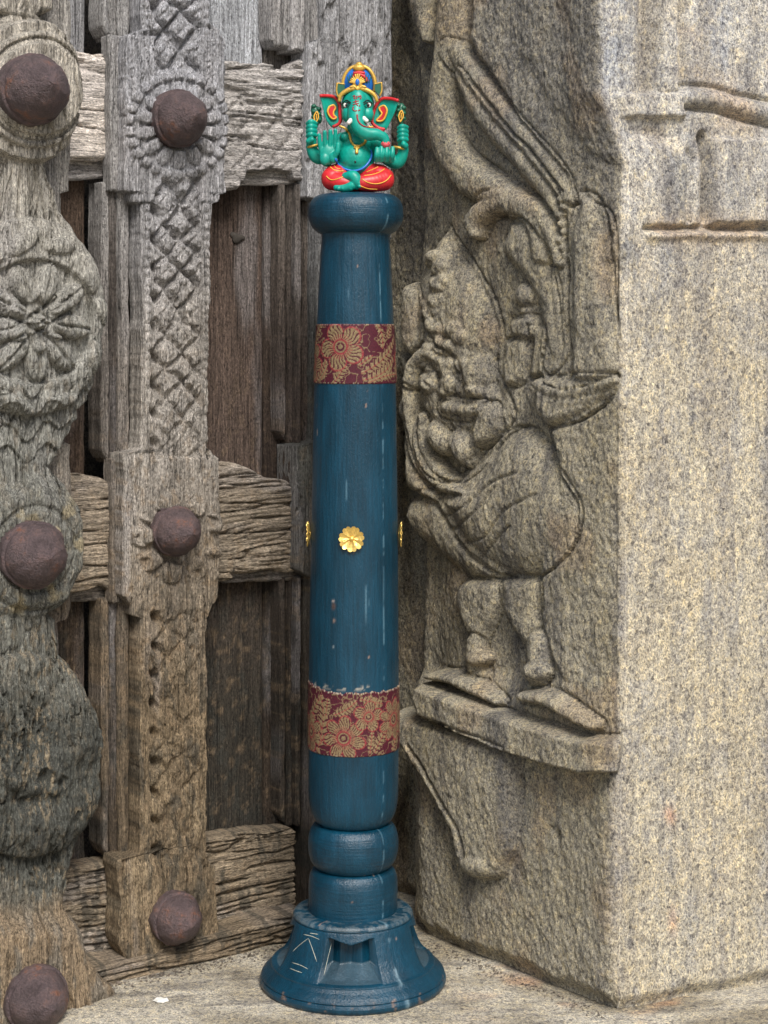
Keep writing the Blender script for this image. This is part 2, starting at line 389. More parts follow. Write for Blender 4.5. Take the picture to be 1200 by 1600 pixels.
for e in ([(100, 245, 283), (200, 245, 276)], [(360, 262, 292), (480, 262, 286)], [(100, 908, 942), (200, 905, 938)], [(352, 885, 912), (470, 880, 906)]):
    slab('rail_backing', door, M_WH, -.016, e, .0025, back=-.032, seed=200, horiz=True, colkw=rk2)
slab('bottom_rail', door, M_WH, .045, [(120, 1518, 1556), (200, 1502, 1540), (225, 1496, 1539), (230, 1494, 1532), (300, 1474, 1514), (400, 1445, 1490), (478, 1424, 1466)], .0015, hf=rail_h(9), back=-.02, seed=210, horiz=True,
     amp=.0013, r=.006, jit=.002, colkw=dict(top=rk3['top'], mid=(.3, .24, .17), low=(.27, .21, .14)))

# ---- carved middle stile, with a bossed block at each rail
def rosette(u, v, cu, cv, r0, r1, n, d, rot=0.):
    a = np.arctan2(v - cv, u - cu); q = np.hypot(u - cu, v - cv)
    pet = np.abs(np.sin(n / 2 * a + rot)); rr = r0 + (r1 - r0) * pet ** .45
    return d * np.sqrt(np.clip(1 - (np.clip((q - r0) / (rr - r0 + 1e-3), 0, 1)) ** 2, 0, 1)) * sst(r0 - 5, r0 + 3, q) * sst(.12, .5, pet)
def stile_h(u, v, S, T):
    wear = sst(900, 350, v + 120 * (fbm(S * 20, T * 12, 2, 301) - .5))
    blk = sst(52, 58, v) * sst(318, 310, v) + sst(712, 718, v) * sst(960, 950, v) + sst(1346, 1354, v)
    h = .0015 * blk
    ros = sst(84, 92, np.hypot(u - 278, v - 196)) * (v < 330)
    inn = sst(240, 244, u) * sst(318, 312, u) * (1 - blk * (1 - ros))
    h = h + (.3 + .7 * wear) * inn * (lattice(u + 6 + 14 * fbm(u / 22, v / 22, 2, 307), v + 9 * np.sin(v / 31) + 10 * fbm(u / 30, v / 18, 2, 308), 50, 58, .012) + .5 * lattice(u + 12, v, 25, 29, .005)) * (.6 + .8 * fbm(S * 60, T * 60, 2, 305))
    # chip-cut triangles and beads along both margins
    vv = (v % 41) / 41
    dv_ = (v + 9) % 45.5 - 20; h = h - .017 * np.exp(-((u - 244 - .38 * dv_) / 5.5) ** 2 - (dv_ / 8.5) ** 2) * (1 - blk)
    for uc in (231.5, 322):
        h = h + (.2 + .8 * wear) * (1 - blk) * (.0022 * np.abs(np.sin(v / 4.6)) * (np.abs(u - uc) < 4.5) - .0028 * (np.abs(np.abs(u - uc) - 6) < 1.3))
    h = h + (.3 + .7 * wear) * inn * .005 * (fbm(u / 8, v / 8, 3, 310) - .5)
    # rosettes round the bosses, a ring of small leaves outside
    w2 = .35 + .65 * wear
    h = h + w2 * (rosette(u, v, 278, 196, 40, 70, 14, .008) + rosette(u, v, 278, 196, 72, 86, 26, .006) * (np.hypot(u - 278, v - 196) > 70))
    h = h + rosette(u, v, 276, 838, 42, 76, 9, .009) * sst(.36, .5, fbm(u / 24, v / 24, 2, 5))
    h = h - .0045 * blk * np.clip(np.cos((u - 329) / 7.5 * 2 * pi) - .3, 0, 1) * (u > 325) * (v < 330) * ros - .0035 * blk * (np.abs(u - 334) < 1.4) * (v < 320) - .003 * blk * (np.abs(u - 206) < 1.2) * (v < 960)
    # worn lumps low down
    h = h + .009 * (fbm(S * 45, T * 26, 4, 320) - .5) * sst(600, 1000, v) + .005 * (fbm(S * 90, T * 50, 4, 321, .65) - .5)
    return h
def stile_c(u, v, S, T):
    c = wood_col(u, v, S, T, 330, top=(.46, .46, .48), mid=(.38, .35, .31), low=(.245, .185, .115), lich=.7)
    return mixc(c, (.45, .35, .22), .35 * sst(.5, .7, fbm(S * 35, T * 25, 4, 335)) * sst(900, 1400, v))
stile = slab('stile', door, M_WV, .034,
     [(-240, 222, 328), (36, 222, 328), (46, 222, 344), (54, 197, 345), (64, 197, 352), (298, 197, 354), (301, 208, 354), (304, 208, 345), (315, 209, 344), (318, 222, 331), (500, 222, 329), (700, 221, 325), (704, 214, 331), (709, 193, 333),
      (716, 193, 343), (932, 191, 345), (936, 196, 343), (948, 205, 331), (962, 206, 327), (967, 219, 325), (1150, 219, 324), (1335, 218, 323), (1342, 184, 324), (1356, 182, 338), (1400, 187, 341), (1440, 184, 342), (1466, 184, 343), (1484, 190, 338), (1496, 196, 280)],
     .00125, hf=stile_h, back=.0, seed=340, amp=.0023, r=.003, jit=.0024, colf=stile_c, nsk=8, jitf=60)
tag(stile, 'carved central upright with lattice pattern')
for (uu, v0, v1) in ((172, 58, 300), (176, 715, 940)):       # inner layer of the blocks, seen from the side
    slab('block_step', door, M_WV, .014, [(v0, uu, 260), (v1, uu + 2, 260)], .002, back=-.01, seed=345 + v0, colkw=mk2, r=.003, jit=.0015)

# ---- right-hand stile (mostly behind the blue pillar)
slab('stile', door, M_WV, .012, [(-240, 500, 614), (60, 500, 614), (64, 484, 614), (308, 481, 613), (312, 498, 613), (690, 497, 613), (696, 463, 613), (890, 463, 613), (905, 490, 612), (1505, 490, 606)], .0022,
     hf=lambda u, v, S, T: .005 * (fbm(S * 50, T * 10, 4, 350) - .5) - .006 * sst(.66, .74, fbm(S * 60, T * 28, 3, 352)), back=-.034, seed=355, amp=.002, r=.003, jit=.0012,
     colkw=dict(top=(.44, .44, .45), mid=(.12, .12, .105), low=(.10, .08, .06)), nsk=8)
slab('rail', door, M_WH, .0, [(455, 700, 880), (470, 694, 890), (500, 690, 895)], .003, back=-.03, seed=360, horiz=True, colkw=mk3)

# ---- big carved pilaster with discs, flower and mouldered foot
slab('backing_board', door, M_WV, .04, [(-240, -160, 96), (-4, -160, 96), (0, -160, 112), (224, -160, 111), (299, -160, 109), (301, -160, 98), (306, -160, 96), (690, -160, 100), (694, -160, 111), (765, -160, 112), (950, -160, 113), (968, -160, 108), (972, -160, 92), (1512, -160, 96)],
     .003, back=-.03, seed=370, colkw=dict(top=(.36, .34, .31), mid=(.30, .27, .23), low=(.16, .12, .08)), r=.003, nsk=6)
PR = [(-240, 95), (-20, 92), (12, 90), (22, 66), (28, 72), (36, 88), (50, 104), (70, 116), (100, 124), (150, 128), (195, 121), (225, 108), (245, 92), (256, 74), (275, 80), (300, 96), (325, 101), (345, 112), (360, 124), (378, 138), (400, 152), (420, 160), (436, 165), (470, 167),
      (520, 164), (560, 161), (596, 157), (610, 150), (625, 148), (640, 131), (655, 130), (665, 118), (690, 108), (712, 100), (730, 84), (742, 92), (760, 112), (785, 124), (815, 132), (850, 134), (890, 130), (915, 120), (935, 112), (950, 96), (962, 82), (972, 92), (1000, 97), (1025, 104), (1045, 118), (1065, 130), (1095, 146), (1130, 156), (1170, 161), (1200, 158),
      (1240, 157), (1270, 152), (1295, 142), (1315, 130), (1345, 118), (1390, 109), (1418, 107), (1436, 118), (1465, 128), (1495, 136), (1515, 150), (1530, 166), (1545, 180), (1600, 184)]
CU = 38.
def ell(u, v, cu, cv, a, b, ang=0.):
    c, s = math.cos(ang), math.sin(ang); x = (u - cu) * c + (v - cv) * s; y = -(u - cu) * s + (v - cv) * c
    return np.sqrt(np.clip(1 - (x / a) ** 2 - (y / b) ** 2, 0, 1))
FLC = (47, 503)
def pil_h(u, v, S, T):
    ub = np.interp(v, [p[0] for p in PR], [p[1] for p in PR])
    q = np.clip(np.abs(u - CU) / (ub - CU), 0, 1)
    h = -.013 * q ** 4                                   # rounded towards the edge
    # top disc: stepped rings
    d = np.hypot((u - 50) / 1.0, (v - 142))
    h = h + (.012 * sst(114, 106, d) + .006 * sst(92, 88, d) + .008 * sst(74, 70, d)) * sst(20, 34, v) * sst(262, 250, v)
    h = h - .004 * (np.abs(d - 80) < 2.2) - .003 * sst(.4, .9, np.sin(np.arctan2(v - 142, u - 50) * 20)) * (d > 93) * (d < 112) * sst(.4, .6, fbm(u / 30, v / 30, 2, 401))
    # neck leaves
    h = h - .004 * np.exp(-((np.abs(((u - CU) / (np.abs(ub - CU)) * 3.2) % 1 - .5)) / .1) ** 2) * sst(258, 275, v) * sst(372, 340, v)
    # bulb with flower: eight petals, pointed, round a bud; scrolls outside
    bul = ell(u, v, 42, 495, 132, 155); h = h + .02 * np.sqrt(bul)
    a = np.arctan2(v - FLC[1], u - FLC[0]); rr = np.hypot(u - FLC[0], v - FLC[1])
    h = h + .006 * (fbm(u / 20, v / 20, 3, 431) - .5) * bul
    rsl = np.random.RandomState(12)
    for k in range(11):                                      # low curled leaves round the rim
        an = k * 2 * pi / 11 + rsl.uniform(-.12, .12); rad_ = rsl.uniform(108, 122)
        cx, cy = FLC[0] + rad_ * math.cos(an), FLC[1] + 1.12 * rad_ * math.sin(an); tw = an + rsl.uniform(.9, 1.3) * rsl.choice([-1, 1])
        e = ell(u, v, cx, cy, rsl.uniform(26, 36), rsl.uniform(12, 17), tw); h = h + .007 * e ** .8
    h = h - .009 * sst(100, 92, rr) * sst(.0, .2, bul)      # sunk field
    for k in range(9):                                       # outer petals
        an = k * 2 * pi / 9 + .12 + rsl.uniform(-.06, .06); L_ = rsl.uniform(31, 38)
        cx, cy = FLC[0] + 58 * math.cos(an), FLC[1] + 62 * math.sin(an)
        e = ell(u, v, cx, cy, L_, rsl.uniform(17, 20), an); y_ = -(u - cx) * math.sin(an) + (v - cy) * math.cos(an)
        h = h + .015 * e ** .7 - .005 * np.exp(-(y_ / 2.4) ** 2) * (e > .25)
    for k in range(6):                                       # inner star of pointed petals
        an = k * 2 * pi / 6 + .5; cx, cy = FLC[0] + 25 * math.cos(an), FLC[1] + 25 * math.sin(an)
        e = ell(u, v, cx, cy, 24, 12, an); h = np.maximum(h, h * .35 + .017 * e ** .6 * (e > 0) + .0) if False else h + .012 * e ** .7
    h = h - .007 * np.exp(-((rr - 14) / 3.) ** 2) + .014 * ell(u, v, *FLC, 11, 12)
    # tail of overlapping feathers under the bulb
    k = sst(590, 625, v) * sst(735, 700, v)
    h = h + k * (.006 * ((v + .35 * np.abs(u - CU) + 10 * np.sin(u / 9)) % 34 / 34) - .003)
    h = h - k * .004 * np.exp(-(((u + .25 * (v - 600)) % 24 - 12) / 2.2) ** 2)
    # lower disc
    d2 = np.hypot((u - 50), (v - 856) / 1.06); h = h + .016 * sst(112, 70, d2 + 14 * (fbm(u / 30, v / 30, 2, 407) - .5)) - .004 * np.exp(-((d2 - 62) / 4) ** 2) + .008 * (fbm(u / 26, v / 26, 3, 408) - .5) * sst(118, 100, d2)
    h = h - .004 * np.exp(-((d2 - 92) / 3) ** 2) * sst(.4, .6, fbm(u / 30, v / 30, 2, 409)) * (v > 800)
    # mouldered bulb: everything carved has worn to lumps
    h = h + .022 * np.sqrt(ell(u, v, 40, 1180, 134, 160))
    lo = sst(960, 1050, v) * sst(1440, 1370, v)
    h = h + lo * (.020 * (fbm(u / 38, v / 48, 3, 411) - .5) + .004 * (fbm(u / 11, v / 26, 3, 412) - .5))
    h = h - .0075 * lo * np.exp(-((fbm(u / 13, v / 75, 3, 416) - .5) / .022) ** 2) * sst(.4, .55, fbm(u / 40, v / 40, 2, 417)) + lo * .006 * (fbm(u / 6, v / 30, 3, 418) - .5)
    for (x, y, s, dd) in ((10, 1215, 13, .006), (44, 1228, 11, .006), (72, 1228, 10, .005), (28, 1250, 10, -.006), (58, 1206, 12, -.006), (86, 1215, 9, -.005), (90, 1290, 12, .004), (20, 1130, 14, .005)):
        h = h + 1.25 * dd * ell(u, v, x, y, s, s * 1.1)
    # foot: flaring block
    h = h + .018 * sst(1425, 1460, v) + .004 * (fbm(u / 22, v / 26, 4, 414) - .5) * sst(1400, 1440, v)
    h = h - .008 * np.exp(-((u - 64 - 5 * np.sin(v / 23)) / 1.3) ** 2) * sst(1425, 1440, v) * sst(1530, 1515, v)
    # drying cracks everywhere
    w = 14 * fbm(u / 40, v / 90, 3, 420)
    h = h - .0045 * np.exp(-((fbm(u / 16 + w / 8, v / 150, 3, 421) - .5) / .016) ** 2) * sst(.45, .6, fbm(u / 60, v / 60, 2, 422))
    return h + .004 * (fbm(u / 7, v / 15, 4, 425, .65) - .5)
def pil_c(u, v, S, T):
    c = wood_col(u, v, S, T, 440, top=(.50, .46, .39), mid=(.35, .345, .31), low=(.115, .11, .09), lich=.9)
    k = v + 90 * (fbm(u / 60, v / 60, 3, 441) - .5)
    c = mixc(c, (.20, .20, .17), .75 * sst(560, 800, k) * sst(1500, 1400, v))
    c = mixc(c, (.07, .073, .063), .8 * sst(1020, 1150, k) * sst(1420, 1340, k))
    fl = fbm(u / 4.5, v / 14, 5, 443, .7)
    c = mixc(c, (.33, .265, .175), .8 * sst(.53, .64, fl) * (.25 + .75 * sst(.42, .6, fbm(u / 45, v / 60, 3, 448))) * sst(700, 1050, v) * sst(1520, 1400, v))
    c = mixc(c, (.33, .245, .155), .85 * sst(1385, 1440, k)); c = mixc(c, (.42, .33, .17), .5 * sst(.55, .7, fbm(u / 25, v / 25, 4, 446)) * sst(740, 800, v) * sst(1000, 940, v))
    c = mixc(c, (.2, .2, .18), .5 * sst(.5, .62, fbm(u / 20, v / 50, 4, 447)) * sst(1400, 1450, v))
    return c
class Split:
    names = [(1, 'carved_flower'), (2, 'carved_disc'), (3, 'carved_disc')]
    def __call__(self, u, v):
        lab = np.zeros(u.shape, int)
        rr = np.hypot(u - FLC[0], v - FLC[1]); a = np.arctan2(v - FLC[1], u - FLC[0])
        lab[rr < 20 + 56 * np.abs(np.cos(4 * a + .4)) ** .6] = 1
        lab[np.hypot(u - 50, v - 142) < 108] = 2; lab[np.hypot(u - 50, (v - 856) / 1.06) < 92] = 3
        return lab
pil = slab('carved_pilaster', door, M_WV, .075, [(a, 2 * CU - b - 14, b) for a, b in PR], .0014, hf=pil_h, back=.03, seed=450, amp=.0028, r=.006, jit=.0045, colf=pil_c, nsk=6, split=Split(), jitf=70)
tag(pil, 'broad carved wooden upright with flower and discs')

# ---- iron bosses
def boss(uc, vc, rpx, W, parent, seed, tall=1.0):
    s, t = DF.pick(uc, vc, W + .015); rr = rpx * .00073
    pr = [(0, 0), (1.0, 0), (1.03, .1), (1.03, .58), (.95, .62), (.95, .74), (.90, .95), (.81, 1.17), (.68, 1.38), (.52, 1.57), (.35, 1.72), (.19, 1.84), (.08, 1.92), (.02, 1.95), (.0, 1.95)]
    pr = np.array(pr[1:]); k = np.linspace(0, len(pr) - 1, 60); pr = np.stack([np.interp(k, range(len(pr)), pr[:, 0]), np.interp(k, range(len(pr)), pr[:, 1])], -1)
    pr[:, 1] *= .80 * tall
    V, Q = lathe(pr * rr, 80)
    th = np.arctan2(V[..., 0], -V[..., 1]); n = fbm(np.cos(th) * 2.3 + 9 + pr[:, 1, None], np.sin(th) * 2.3 + 5 + 2 * pr[:, 1, None], 4, seed) - .5
    n2 = fbm(V[..., 0] * 260 + 40, V[..., 1] * 260 + V[..., 2] * 150 + 40, 3, seed + 5) - .5
    k = 1 + .11 * n + .05 * n2; V[..., :2] *= k[..., None]; V[..., 2] += rr * .05 * n * (pr[:, 1, None] > .45)
    P = np.stack([V[..., 0] + s, -V[..., 2] - W + .006, V[..., 1] + t], -1)     # lathe axis -> door normal
    o = link('iron_boss', mesh_q('iron_boss', P, Q[:, ::-1]), M_IRON, parent); return o
boss(55, 139, 52, .098, pil, 1, 1.15); boss(284, 184, 45, .040, stile, 2, 1.15); boss(56, 868, 50, .087, pil, 3, 1.05); boss(280, 831, 40, .038, stile, 4, 1.15); boss(280, 1437, 41, .038, stile, 5, 1.15); boss(61, 1564, 48, .09, pil, 6, 1.05)
def scurf():
    # the small dark scab of wood on the brown plank
    s, t = DF.pick(372, 371, -.038); V = []; n = 16
    for k in range(n):
        a = 2 * pi * k / n; r = .010 * (1 + .25 * math.sin(3 * a + .6)); V.append((s + r * math.cos(a), .040, t + .62 * r * math.sin(a) - .15 * r * math.cos(a)))
    for k in range(n):
        x, y, z = V[k]; V.append((s + (x - s) * .6, .0375, t + (z - t) * .6))
    V.append((s, .0378, t)); Fs = [(k, (k + 1) % n, n + (k + 1) % n, n + k) for k in range(n)] + [(n + k, n + (k + 1) % n, 2 * n) for k in range(n)]
    link('wood_scab', mesh_py('wood_scab', V, Fs), mat_paint('dark_bark', (.05, .043, .036), .85, .6), door)
scurf()

# ================================================================== STONE JAMB
EX, EY = .2530, 1.968
AL = math.atan2(-.782, .623); AF = math.atan2(.414, .91)
LF = Frame(EX, EY, AL); FF = Frame(EX, EY, AF)
RC = .014
tn = RC * math.tan((AF - AL) / 2)
stp = .0018
sl = np.concatenate([np.linspace(-1.0, -.56, 12)[:-1], np.arange(-.56, -tn, stp)])
sf = np.concatenate([np.arange(tn, .36, stp), np.linspace(.36, .75, 60)[1:]])
na = 10
lx, ly = math.cos(AL), math.sin(AL); fx, fy = math.cos(AF), math.sin(AF)
nlx, nly = ly * 1.0, -lx      # outward normal = (sin, -cos)
px = [EX + s * lx for s in sl]; py = [EY + s * ly for s in sl]; nx = [math.sin(AL)] * len(sl); ny = [-math.cos(AL)] * len(sl)
cxx = EX - tn * lx - RC * math.sin(AL); cyy = EY - tn * ly + RC * math.cos(AL)
for k in range(na + 1):
    a = AL + (AF - AL) * k / na; px.append(cxx + RC * math.sin(a)); py.append(cyy - RC * math.cos(a)); nx.append(math.sin(a)); ny.append(-math.cos(a))
px += [EX + s * fx for s in sf]; py += [EY + s * fy for s in sf]; nx += [math.sin(AF)] * len(sf); ny += [-math.cos(AF)] * len(sf)
px, py, nx, ny = map(np.array, (px, py, nx, ny))
PS = np.concatenate([sl, np.linspace(-tn, tn, na + 1), sf])          # signed distance from the arris along the wrap
ZT = np.concatenate([np.arange(0, 1.18, stp), np.linspace(1.18, 1.5, 40)])
S2, T2 = np.meshgrid(PS, ZT); left = S2 < 0
_uvc = {}
RS = .62                                             # how deep the carving is cut
def uvL(h):
    k = round(h, 3)
    if k not in _uvc:
        u, v = LF.proj(S2, k * RS, T2); _uvc[k] = (np.where(y_ok, u, -9e3), v)
    return _uvc[k]
y_ok = (S2 < .02)
NOISEU = (fbm(S2 * 55, T2 * 55, 3, 500) - .5) * 9; NOISEV = (fbm(S2 * 55 + 40, T2 * 55, 3, 503) - .5) * 9   # wobble of carved edges (px)
H = np.full(S2.shape, 0.); LAB = np.zeros(S2.shape, int)
def put(mask, h, lab, mode='max'):
    global H, LAB
    if mode == 'max': up = mask & (h > H)
    else: up = mask
    H = np.where(up, h, H)
    if lab is not None: LAB = np.where(up & mask, lab, LAB)
def seg_q(u, v, pts, rad):
    pts = np.asarray(pts, float); rad = np.full(len(pts), rad) if np.isscalar(rad) else np.asarray(rad, float)
    best = np.full(u.shape, 9.)
    P = smooth_path(np.c_[pts, rad], max(3, 5 * len(pts))) if len(pts) > 2 else np.c_[pts, rad]
    for i in range(len(P) - 1):
        a, b = P[i], P[i + 1]; dx, dy = b[0] - a[0], b[1] - a[1]
        t = np.clip(((u - a[0]) * dx + (v - a[1]) * dy) / (dx * dx + dy * dy + 1e-9), 0, 1)
        best = np.minimum(best, np.hypot(u - a[0] - t * dx, v - a[1] - t * dy) / (a[2] + t * (b[2] - a[2])))
    return best
def window(u, v, x0, x1, y0, y1): return (u > x0) & (u < x1) & (v > y0) & (v < y1)
def ridge(pts, rad, base, height, lab, p=2., wob=1.):
    u, v = uvL(base + height * .7); m = max(rad if np.isscalar(rad) else max(rad), 1) + 12; a = np.asarray(pts, float)
    ii = window(u, v, a[:, 0].min() - m, a[:, 0].max() + m, a[:, 1].min() - m, a[:, 1].max() + m)
    q = np.full(u.shape, 9.); q[ii] = seg_q((u + NOISEU * .35 * wob)[ii], (v + NOISEV * .35 * wob)[ii], pts, rad)
    global H
    mr = rad if np.isscalar(rad) else float(np.mean(rad)); H = H - np.where(q > 1, (.001 + .010 * fbm(S2 * 45, T2 * 45, 2, 534)) * np.exp(-((q - 1) * mr / 3.2) ** 2), 0)
    put(q < 1, base + height * np.clip(1 - np.abs(q) ** p, 0, 1) ** (1 / p), lab)
def poly_sd(u, v, pts):
    pts = np.asarray(pts, float); d = np.full(u.shape, 1e9); ins = np.zeros(u.shape, bool)
    for i in range(len(pts)):
        a, b = pts[i], pts[(i + 1) % len(pts)]; e = b - a
        t = np.clip(((u - a[0]) * e[0] + (v - a[1]) * e[1]) / (e @ e + 1e-9), 0, 1)
        d = np.minimum(d, np.hypot(u - a[0] - t * e[0], v - a[1] - t * e[1]))
        c = ((a[1] > v) != (b[1] > v)) & (u < (b[0] - a[0]) * (v - a[1]) / (b[1] - a[1] + 1e-12) + a[0]); ins ^= c
    return np.where(ins, d, -d)
def plate(pts, base, height, bev, lab, mode='max', rnd=True, wob=1., smooth=True):
    u, v = uvL(base + height * .8); a = np.asarray(pts, float)
    if smooth and len(pts) > 5:
        a = smooth_path(np.r_[a, a[:1]], len(a) * 5)[:-1]
    ii = window(u, v, a[:, 0].min() - 9, a[:, 0].max() + 9, a[:, 1].min() - 9, a[:, 1].max() + 9)
    d = np.full(u.shape, -99.); d[ii] = poly_sd((u + NOISEU * .35 * wob)[ii], (v + NOISEV * .35 * wob)[ii], a)
    k = np.clip(d / bev, 0, 1); k = np.sqrt(np.clip(1 - (1 - k) ** 2, 0, 1)) if rnd else k * k * (3 - 2 * k)
    if lab is not None:
        global H
        H = H - np.where(d < 0, (.002 + .010 * fbm(S2 * 45, T2 * 45, 2, 533)) * np.exp(-(d / 3.2) ** 2), 0)          # chiselled outline
    put(d > 0, base + height * k, lab, mode); return d
def dome(cu, cv, a, b, ang, base, height, lab):
    u, v = uvL(base + height * .7); e = ell(u + NOISEU * .3, v + NOISEV * .3, cu, cv, a, b, ang); put(e > 0, base + height * e, lab)
def groove(pts, wid, depth, h0=0.):
    global H
    u, v = uvL(h0); a = np.asarray(pts, float); m = wid * 4
    ii = window(u, v, a[:, 0].min() - m, a[:, 0].max() + m, a[:, 1].min() - m, a[:, 1].max() + m)
    q = np.full(u.shape, 99.); q[ii] = seg_q((u + NOISEU * .3)[ii], (v + NOISEV * .3)[ii], pts, 1.)
    H = H - depth * np.exp(-(q / wid) ** 2)

# background: deep beside the door, level with the arris towards the right
u0, v0 = uvL(-.04)
BG = -.058 * sst(700, 640, u0 - .0 * v0)
up = sst(1130, 1040, v0)
BG = BG * (1 - up) + up * (-.070 + .036 * sst(655, 725, u0) + .010 * sst(725, 850, u0) + .020 * sst(850, 925, u0))
BG = np.where(v0 > 1040, mix(BG, -.06 * sst(690, 625, u0 + .0 * v0), sst(1040, 1100, v0)), BG)
H = np.where(left, BG, 0.)
TEN, BIRD, LED, PEN, FIG, TAIL, FOL = 1, 2, 3, 4, 5, 6, 7
plate([(700, -400), (735, -20), (733, 60), (742, 92), (775, 135), (810, 190), (850, 240), (893, 292), (930, 318), (948, 400), (962, 480), (1040, 560), (1100, 500), (1100, -400)], -.05, .048, 16, None, wob=1.6, smooth=False)
plate([(800, -300), (803, 40), (806, 80), (815, 100), (850, 160), (930, 260), (1100, 300), (1100, -300)], -.01, .012, 22, None, wob=2.5, smooth=False)
# right column down to the arris
plate([(836, 660), (872, 640), (905, 580), (960, 560), (1080, 560), (1080, 1180), (930, 1150), (870, 1090), (828, 1000), (822, 900), (826, 850), (850, 760)], -.04, .037, 34, None, rnd=False, wob=2)
plate([(846, 470), (862, 400), (885, 330), (935, 320), (965, 480), (968, 600), (935, 640), (890, 662), (850, 658), (838, 620)], -.04, .030, 16, TAIL)
# stem and tendrils
ridge([(650, -200), (655, -20), (660, 30), (668, 62)], [22, 20, 18, 7], -.05, .045, TEN)
ridge([(704, -400), (707, -30), (703, 70), (690, 140), (689, 195), (702, 242), (738, 282), (785, 308), (835, 335), (850, 400)], [28, 28, 31, 24, 23, 27, 32, 30, 26, 20], -.055, .055, TEN, 2.4)
ridge([(712, 80), (745, 125), (790, 180), (835, 232), (872, 278), (893, 310)], [20, 22, 22, 22, 22, 14], -.05, .05, TEN, 2.6)
ridge([(722, 118), (742, 158), (785, 215), (828, 262), (858, 300), (876, 330)], [13, 20, 22, 22, 20, 12], -.05, .047, TEN)
groove([(735, 125), (760, 158), (800, 205), (845, 255), (880, 300)], 2.2, .006, -.005)
for i in range(9):                                                   # beads along the inner strand
    t = i / 8; dome(878 + 4 * math.sin(i * 2.1) + 5 * t, 312 + 100 * t, 11, 10, 0, -.03, .030, TEN)
plate([(790, 345), (815, 340), (838, 355), (856, 385), (873, 430), (884, 500), (888, 560), (862, 585), (845, 540), (832, 470), (808, 430), (780, 390)], -.05, .044, 26, TAIL)
ridge([(741, 366), (738, 350), (757, 324), (800, 314), (840, 332), (863, 368), (874, 408)], [9, 15, 18, 19, 18, 16, 11], -.04, .040, TEN, 2.3)
plate([(893, 330), (903, 300), (920, 302), (935, 330), (943, 390), (950, 450), (960, 520), (964, 585), (930, 606), (895, 600), (886, 520), (885, 420), (884, 360)], -.045, .055, 24, TAIL)
groove([(884, 340), (887, 420), (890, 520), (894, 590)], 2.6, .012, -.01)
groove([(858, 400), (872, 460), (880, 540)], 2.2, .006, -.01)
# hem of the falling tail
ridge([(842, 600), (868, 612), (905, 610), (940, 602), (960, 594)], [12, 22, 24, 18, 10], -.035, .042, TAIL)
plate([(836, 585), (850, 600), (880, 610), (920, 604), (962, 588), (960, 606), (935, 636), (895, 660), (852, 668), (832, 645)], -.04, .045, 20, TAIL)
for i in range(9): groove([(850 + 12 * i, 604), (844 + 10.5 * i, 648 - 2.4 * i)], 1.7, .004, -.0)
# crest: hood with foliage on its near side
plate([(690, 352), (716, 392), (748, 440), (770, 482), (779, 520), (768, 570), (786, 612), (800, 650), (770, 680), (700, 690), (650, 650), (640, 560), (640, 440), (664, 388)], -.062, .054, 46, FOL, rnd=True)
rs = np.random.RandomState(7)
for i in range(40):
    cv = 400 + 215 * rs.rand(); cu = rs.uniform(664, 684 + 58 * (cv - 400) / 215)
    dome(cu, cv, rs.uniform(10, 17), rs.uniform(12, 21), rs.uniform(-.9, .4), -.02, rs.uniform(.014, .026), FOL)
plate([(640, 438), (655, 450), (662, 500), (658, 548), (640, 560), (622, 540), (612, 480), (622, 448)], -.06, .05, 18, FOL)
groove([(664, 470), (668, 520), (690, 545)], 2.5, .008, -.01)
# eye curl, beak lumps, cheek
ridge([(640, 600), (646, 570), (668, 553), (692, 565), (702, 590), (697, 612)], [11, 15, 16, 16, 14, 12], -.045, .048, BIRD)
dome(669, 601, 16, 17, 0, -.035, .043, BIRD); groove([(663, 597), (670, 603)], 3, .006, 0.)
dome(739, 586, 23, 38, .15, -.04, .046, FOL); dome(734, 596, 11, 14, 0, -.01, .016, FOL)
ridge([(700, 636), (724, 640), (752, 640)], [17, 18, 15], -.045, .046, BIRD)
plate([(745, 640), (768, 628), (776, 655), (762, 690), (742, 702), (734, 680)], -.05, .05, 12, BIRD)
dome(683, 683, 20, 33, -.3, -.045, .05, BIRD); dome(718, 698, 19, 37, -.25, -.045, .05, BIRD)
groove([(700, 662), (708, 690), (700, 722)], 2.2, .008, -.005)
# neck bands sweeping under the head
ridge([(638, 610), (642, 660), (655, 715), (690, 757), (730, 770)], [11, 13, 15, 15, 8], -.05, .046, BIRD)
ridge([(616, 560), (622, 640), (632, 710), (650, 752), (684, 778)], [11, 14, 17, 18, 9], -.055, .047, BIRD)
ridge([(660, 650), (664, 700), (684, 735), (708, 748)], [9, 10, 10, 7], -.045, .036, BIRD)
# breast and belly, then the wing on top
plate([(600, 800), (640, 775), (690, 760), (760, 700), (810, 668), (845, 690), (880, 740), (908, 790), (904, 850), (875, 885), (820, 915), (776, 918), (731, 906), (682, 872), (640, 838), (605, 815)], -.055, .042, 40, BIRD)
plate([(672, 782), (705, 762), (742, 735), (768, 695), (810, 668), (842, 688), (876, 738), (902, 786), (898, 842), (877, 874), (825, 904), (782, 900), (738, 872), (708, 842), (688, 808)], -.04, .05, 70, BIRD)
for pts in ([(690, 806), (722, 793), (768, 755), (810, 738)], [(700, 828), (745, 800), (775, 762)], [(718, 850), (760, 838), (790, 800), (840, 772)], [(745, 872), (775, 846), (800, 822)]):
    groove(pts, 2.2, .0055, 0.)
groove([(672, 786), (692, 815), (716, 852), (760, 892), (800, 908)], 3, .009, -.01)
groove([(842, 690), (872, 702), (876, 740)], 2., .006, -.01); groove([(874, 735), (902, 786), (898, 842)], 2.5, .005, -.01)
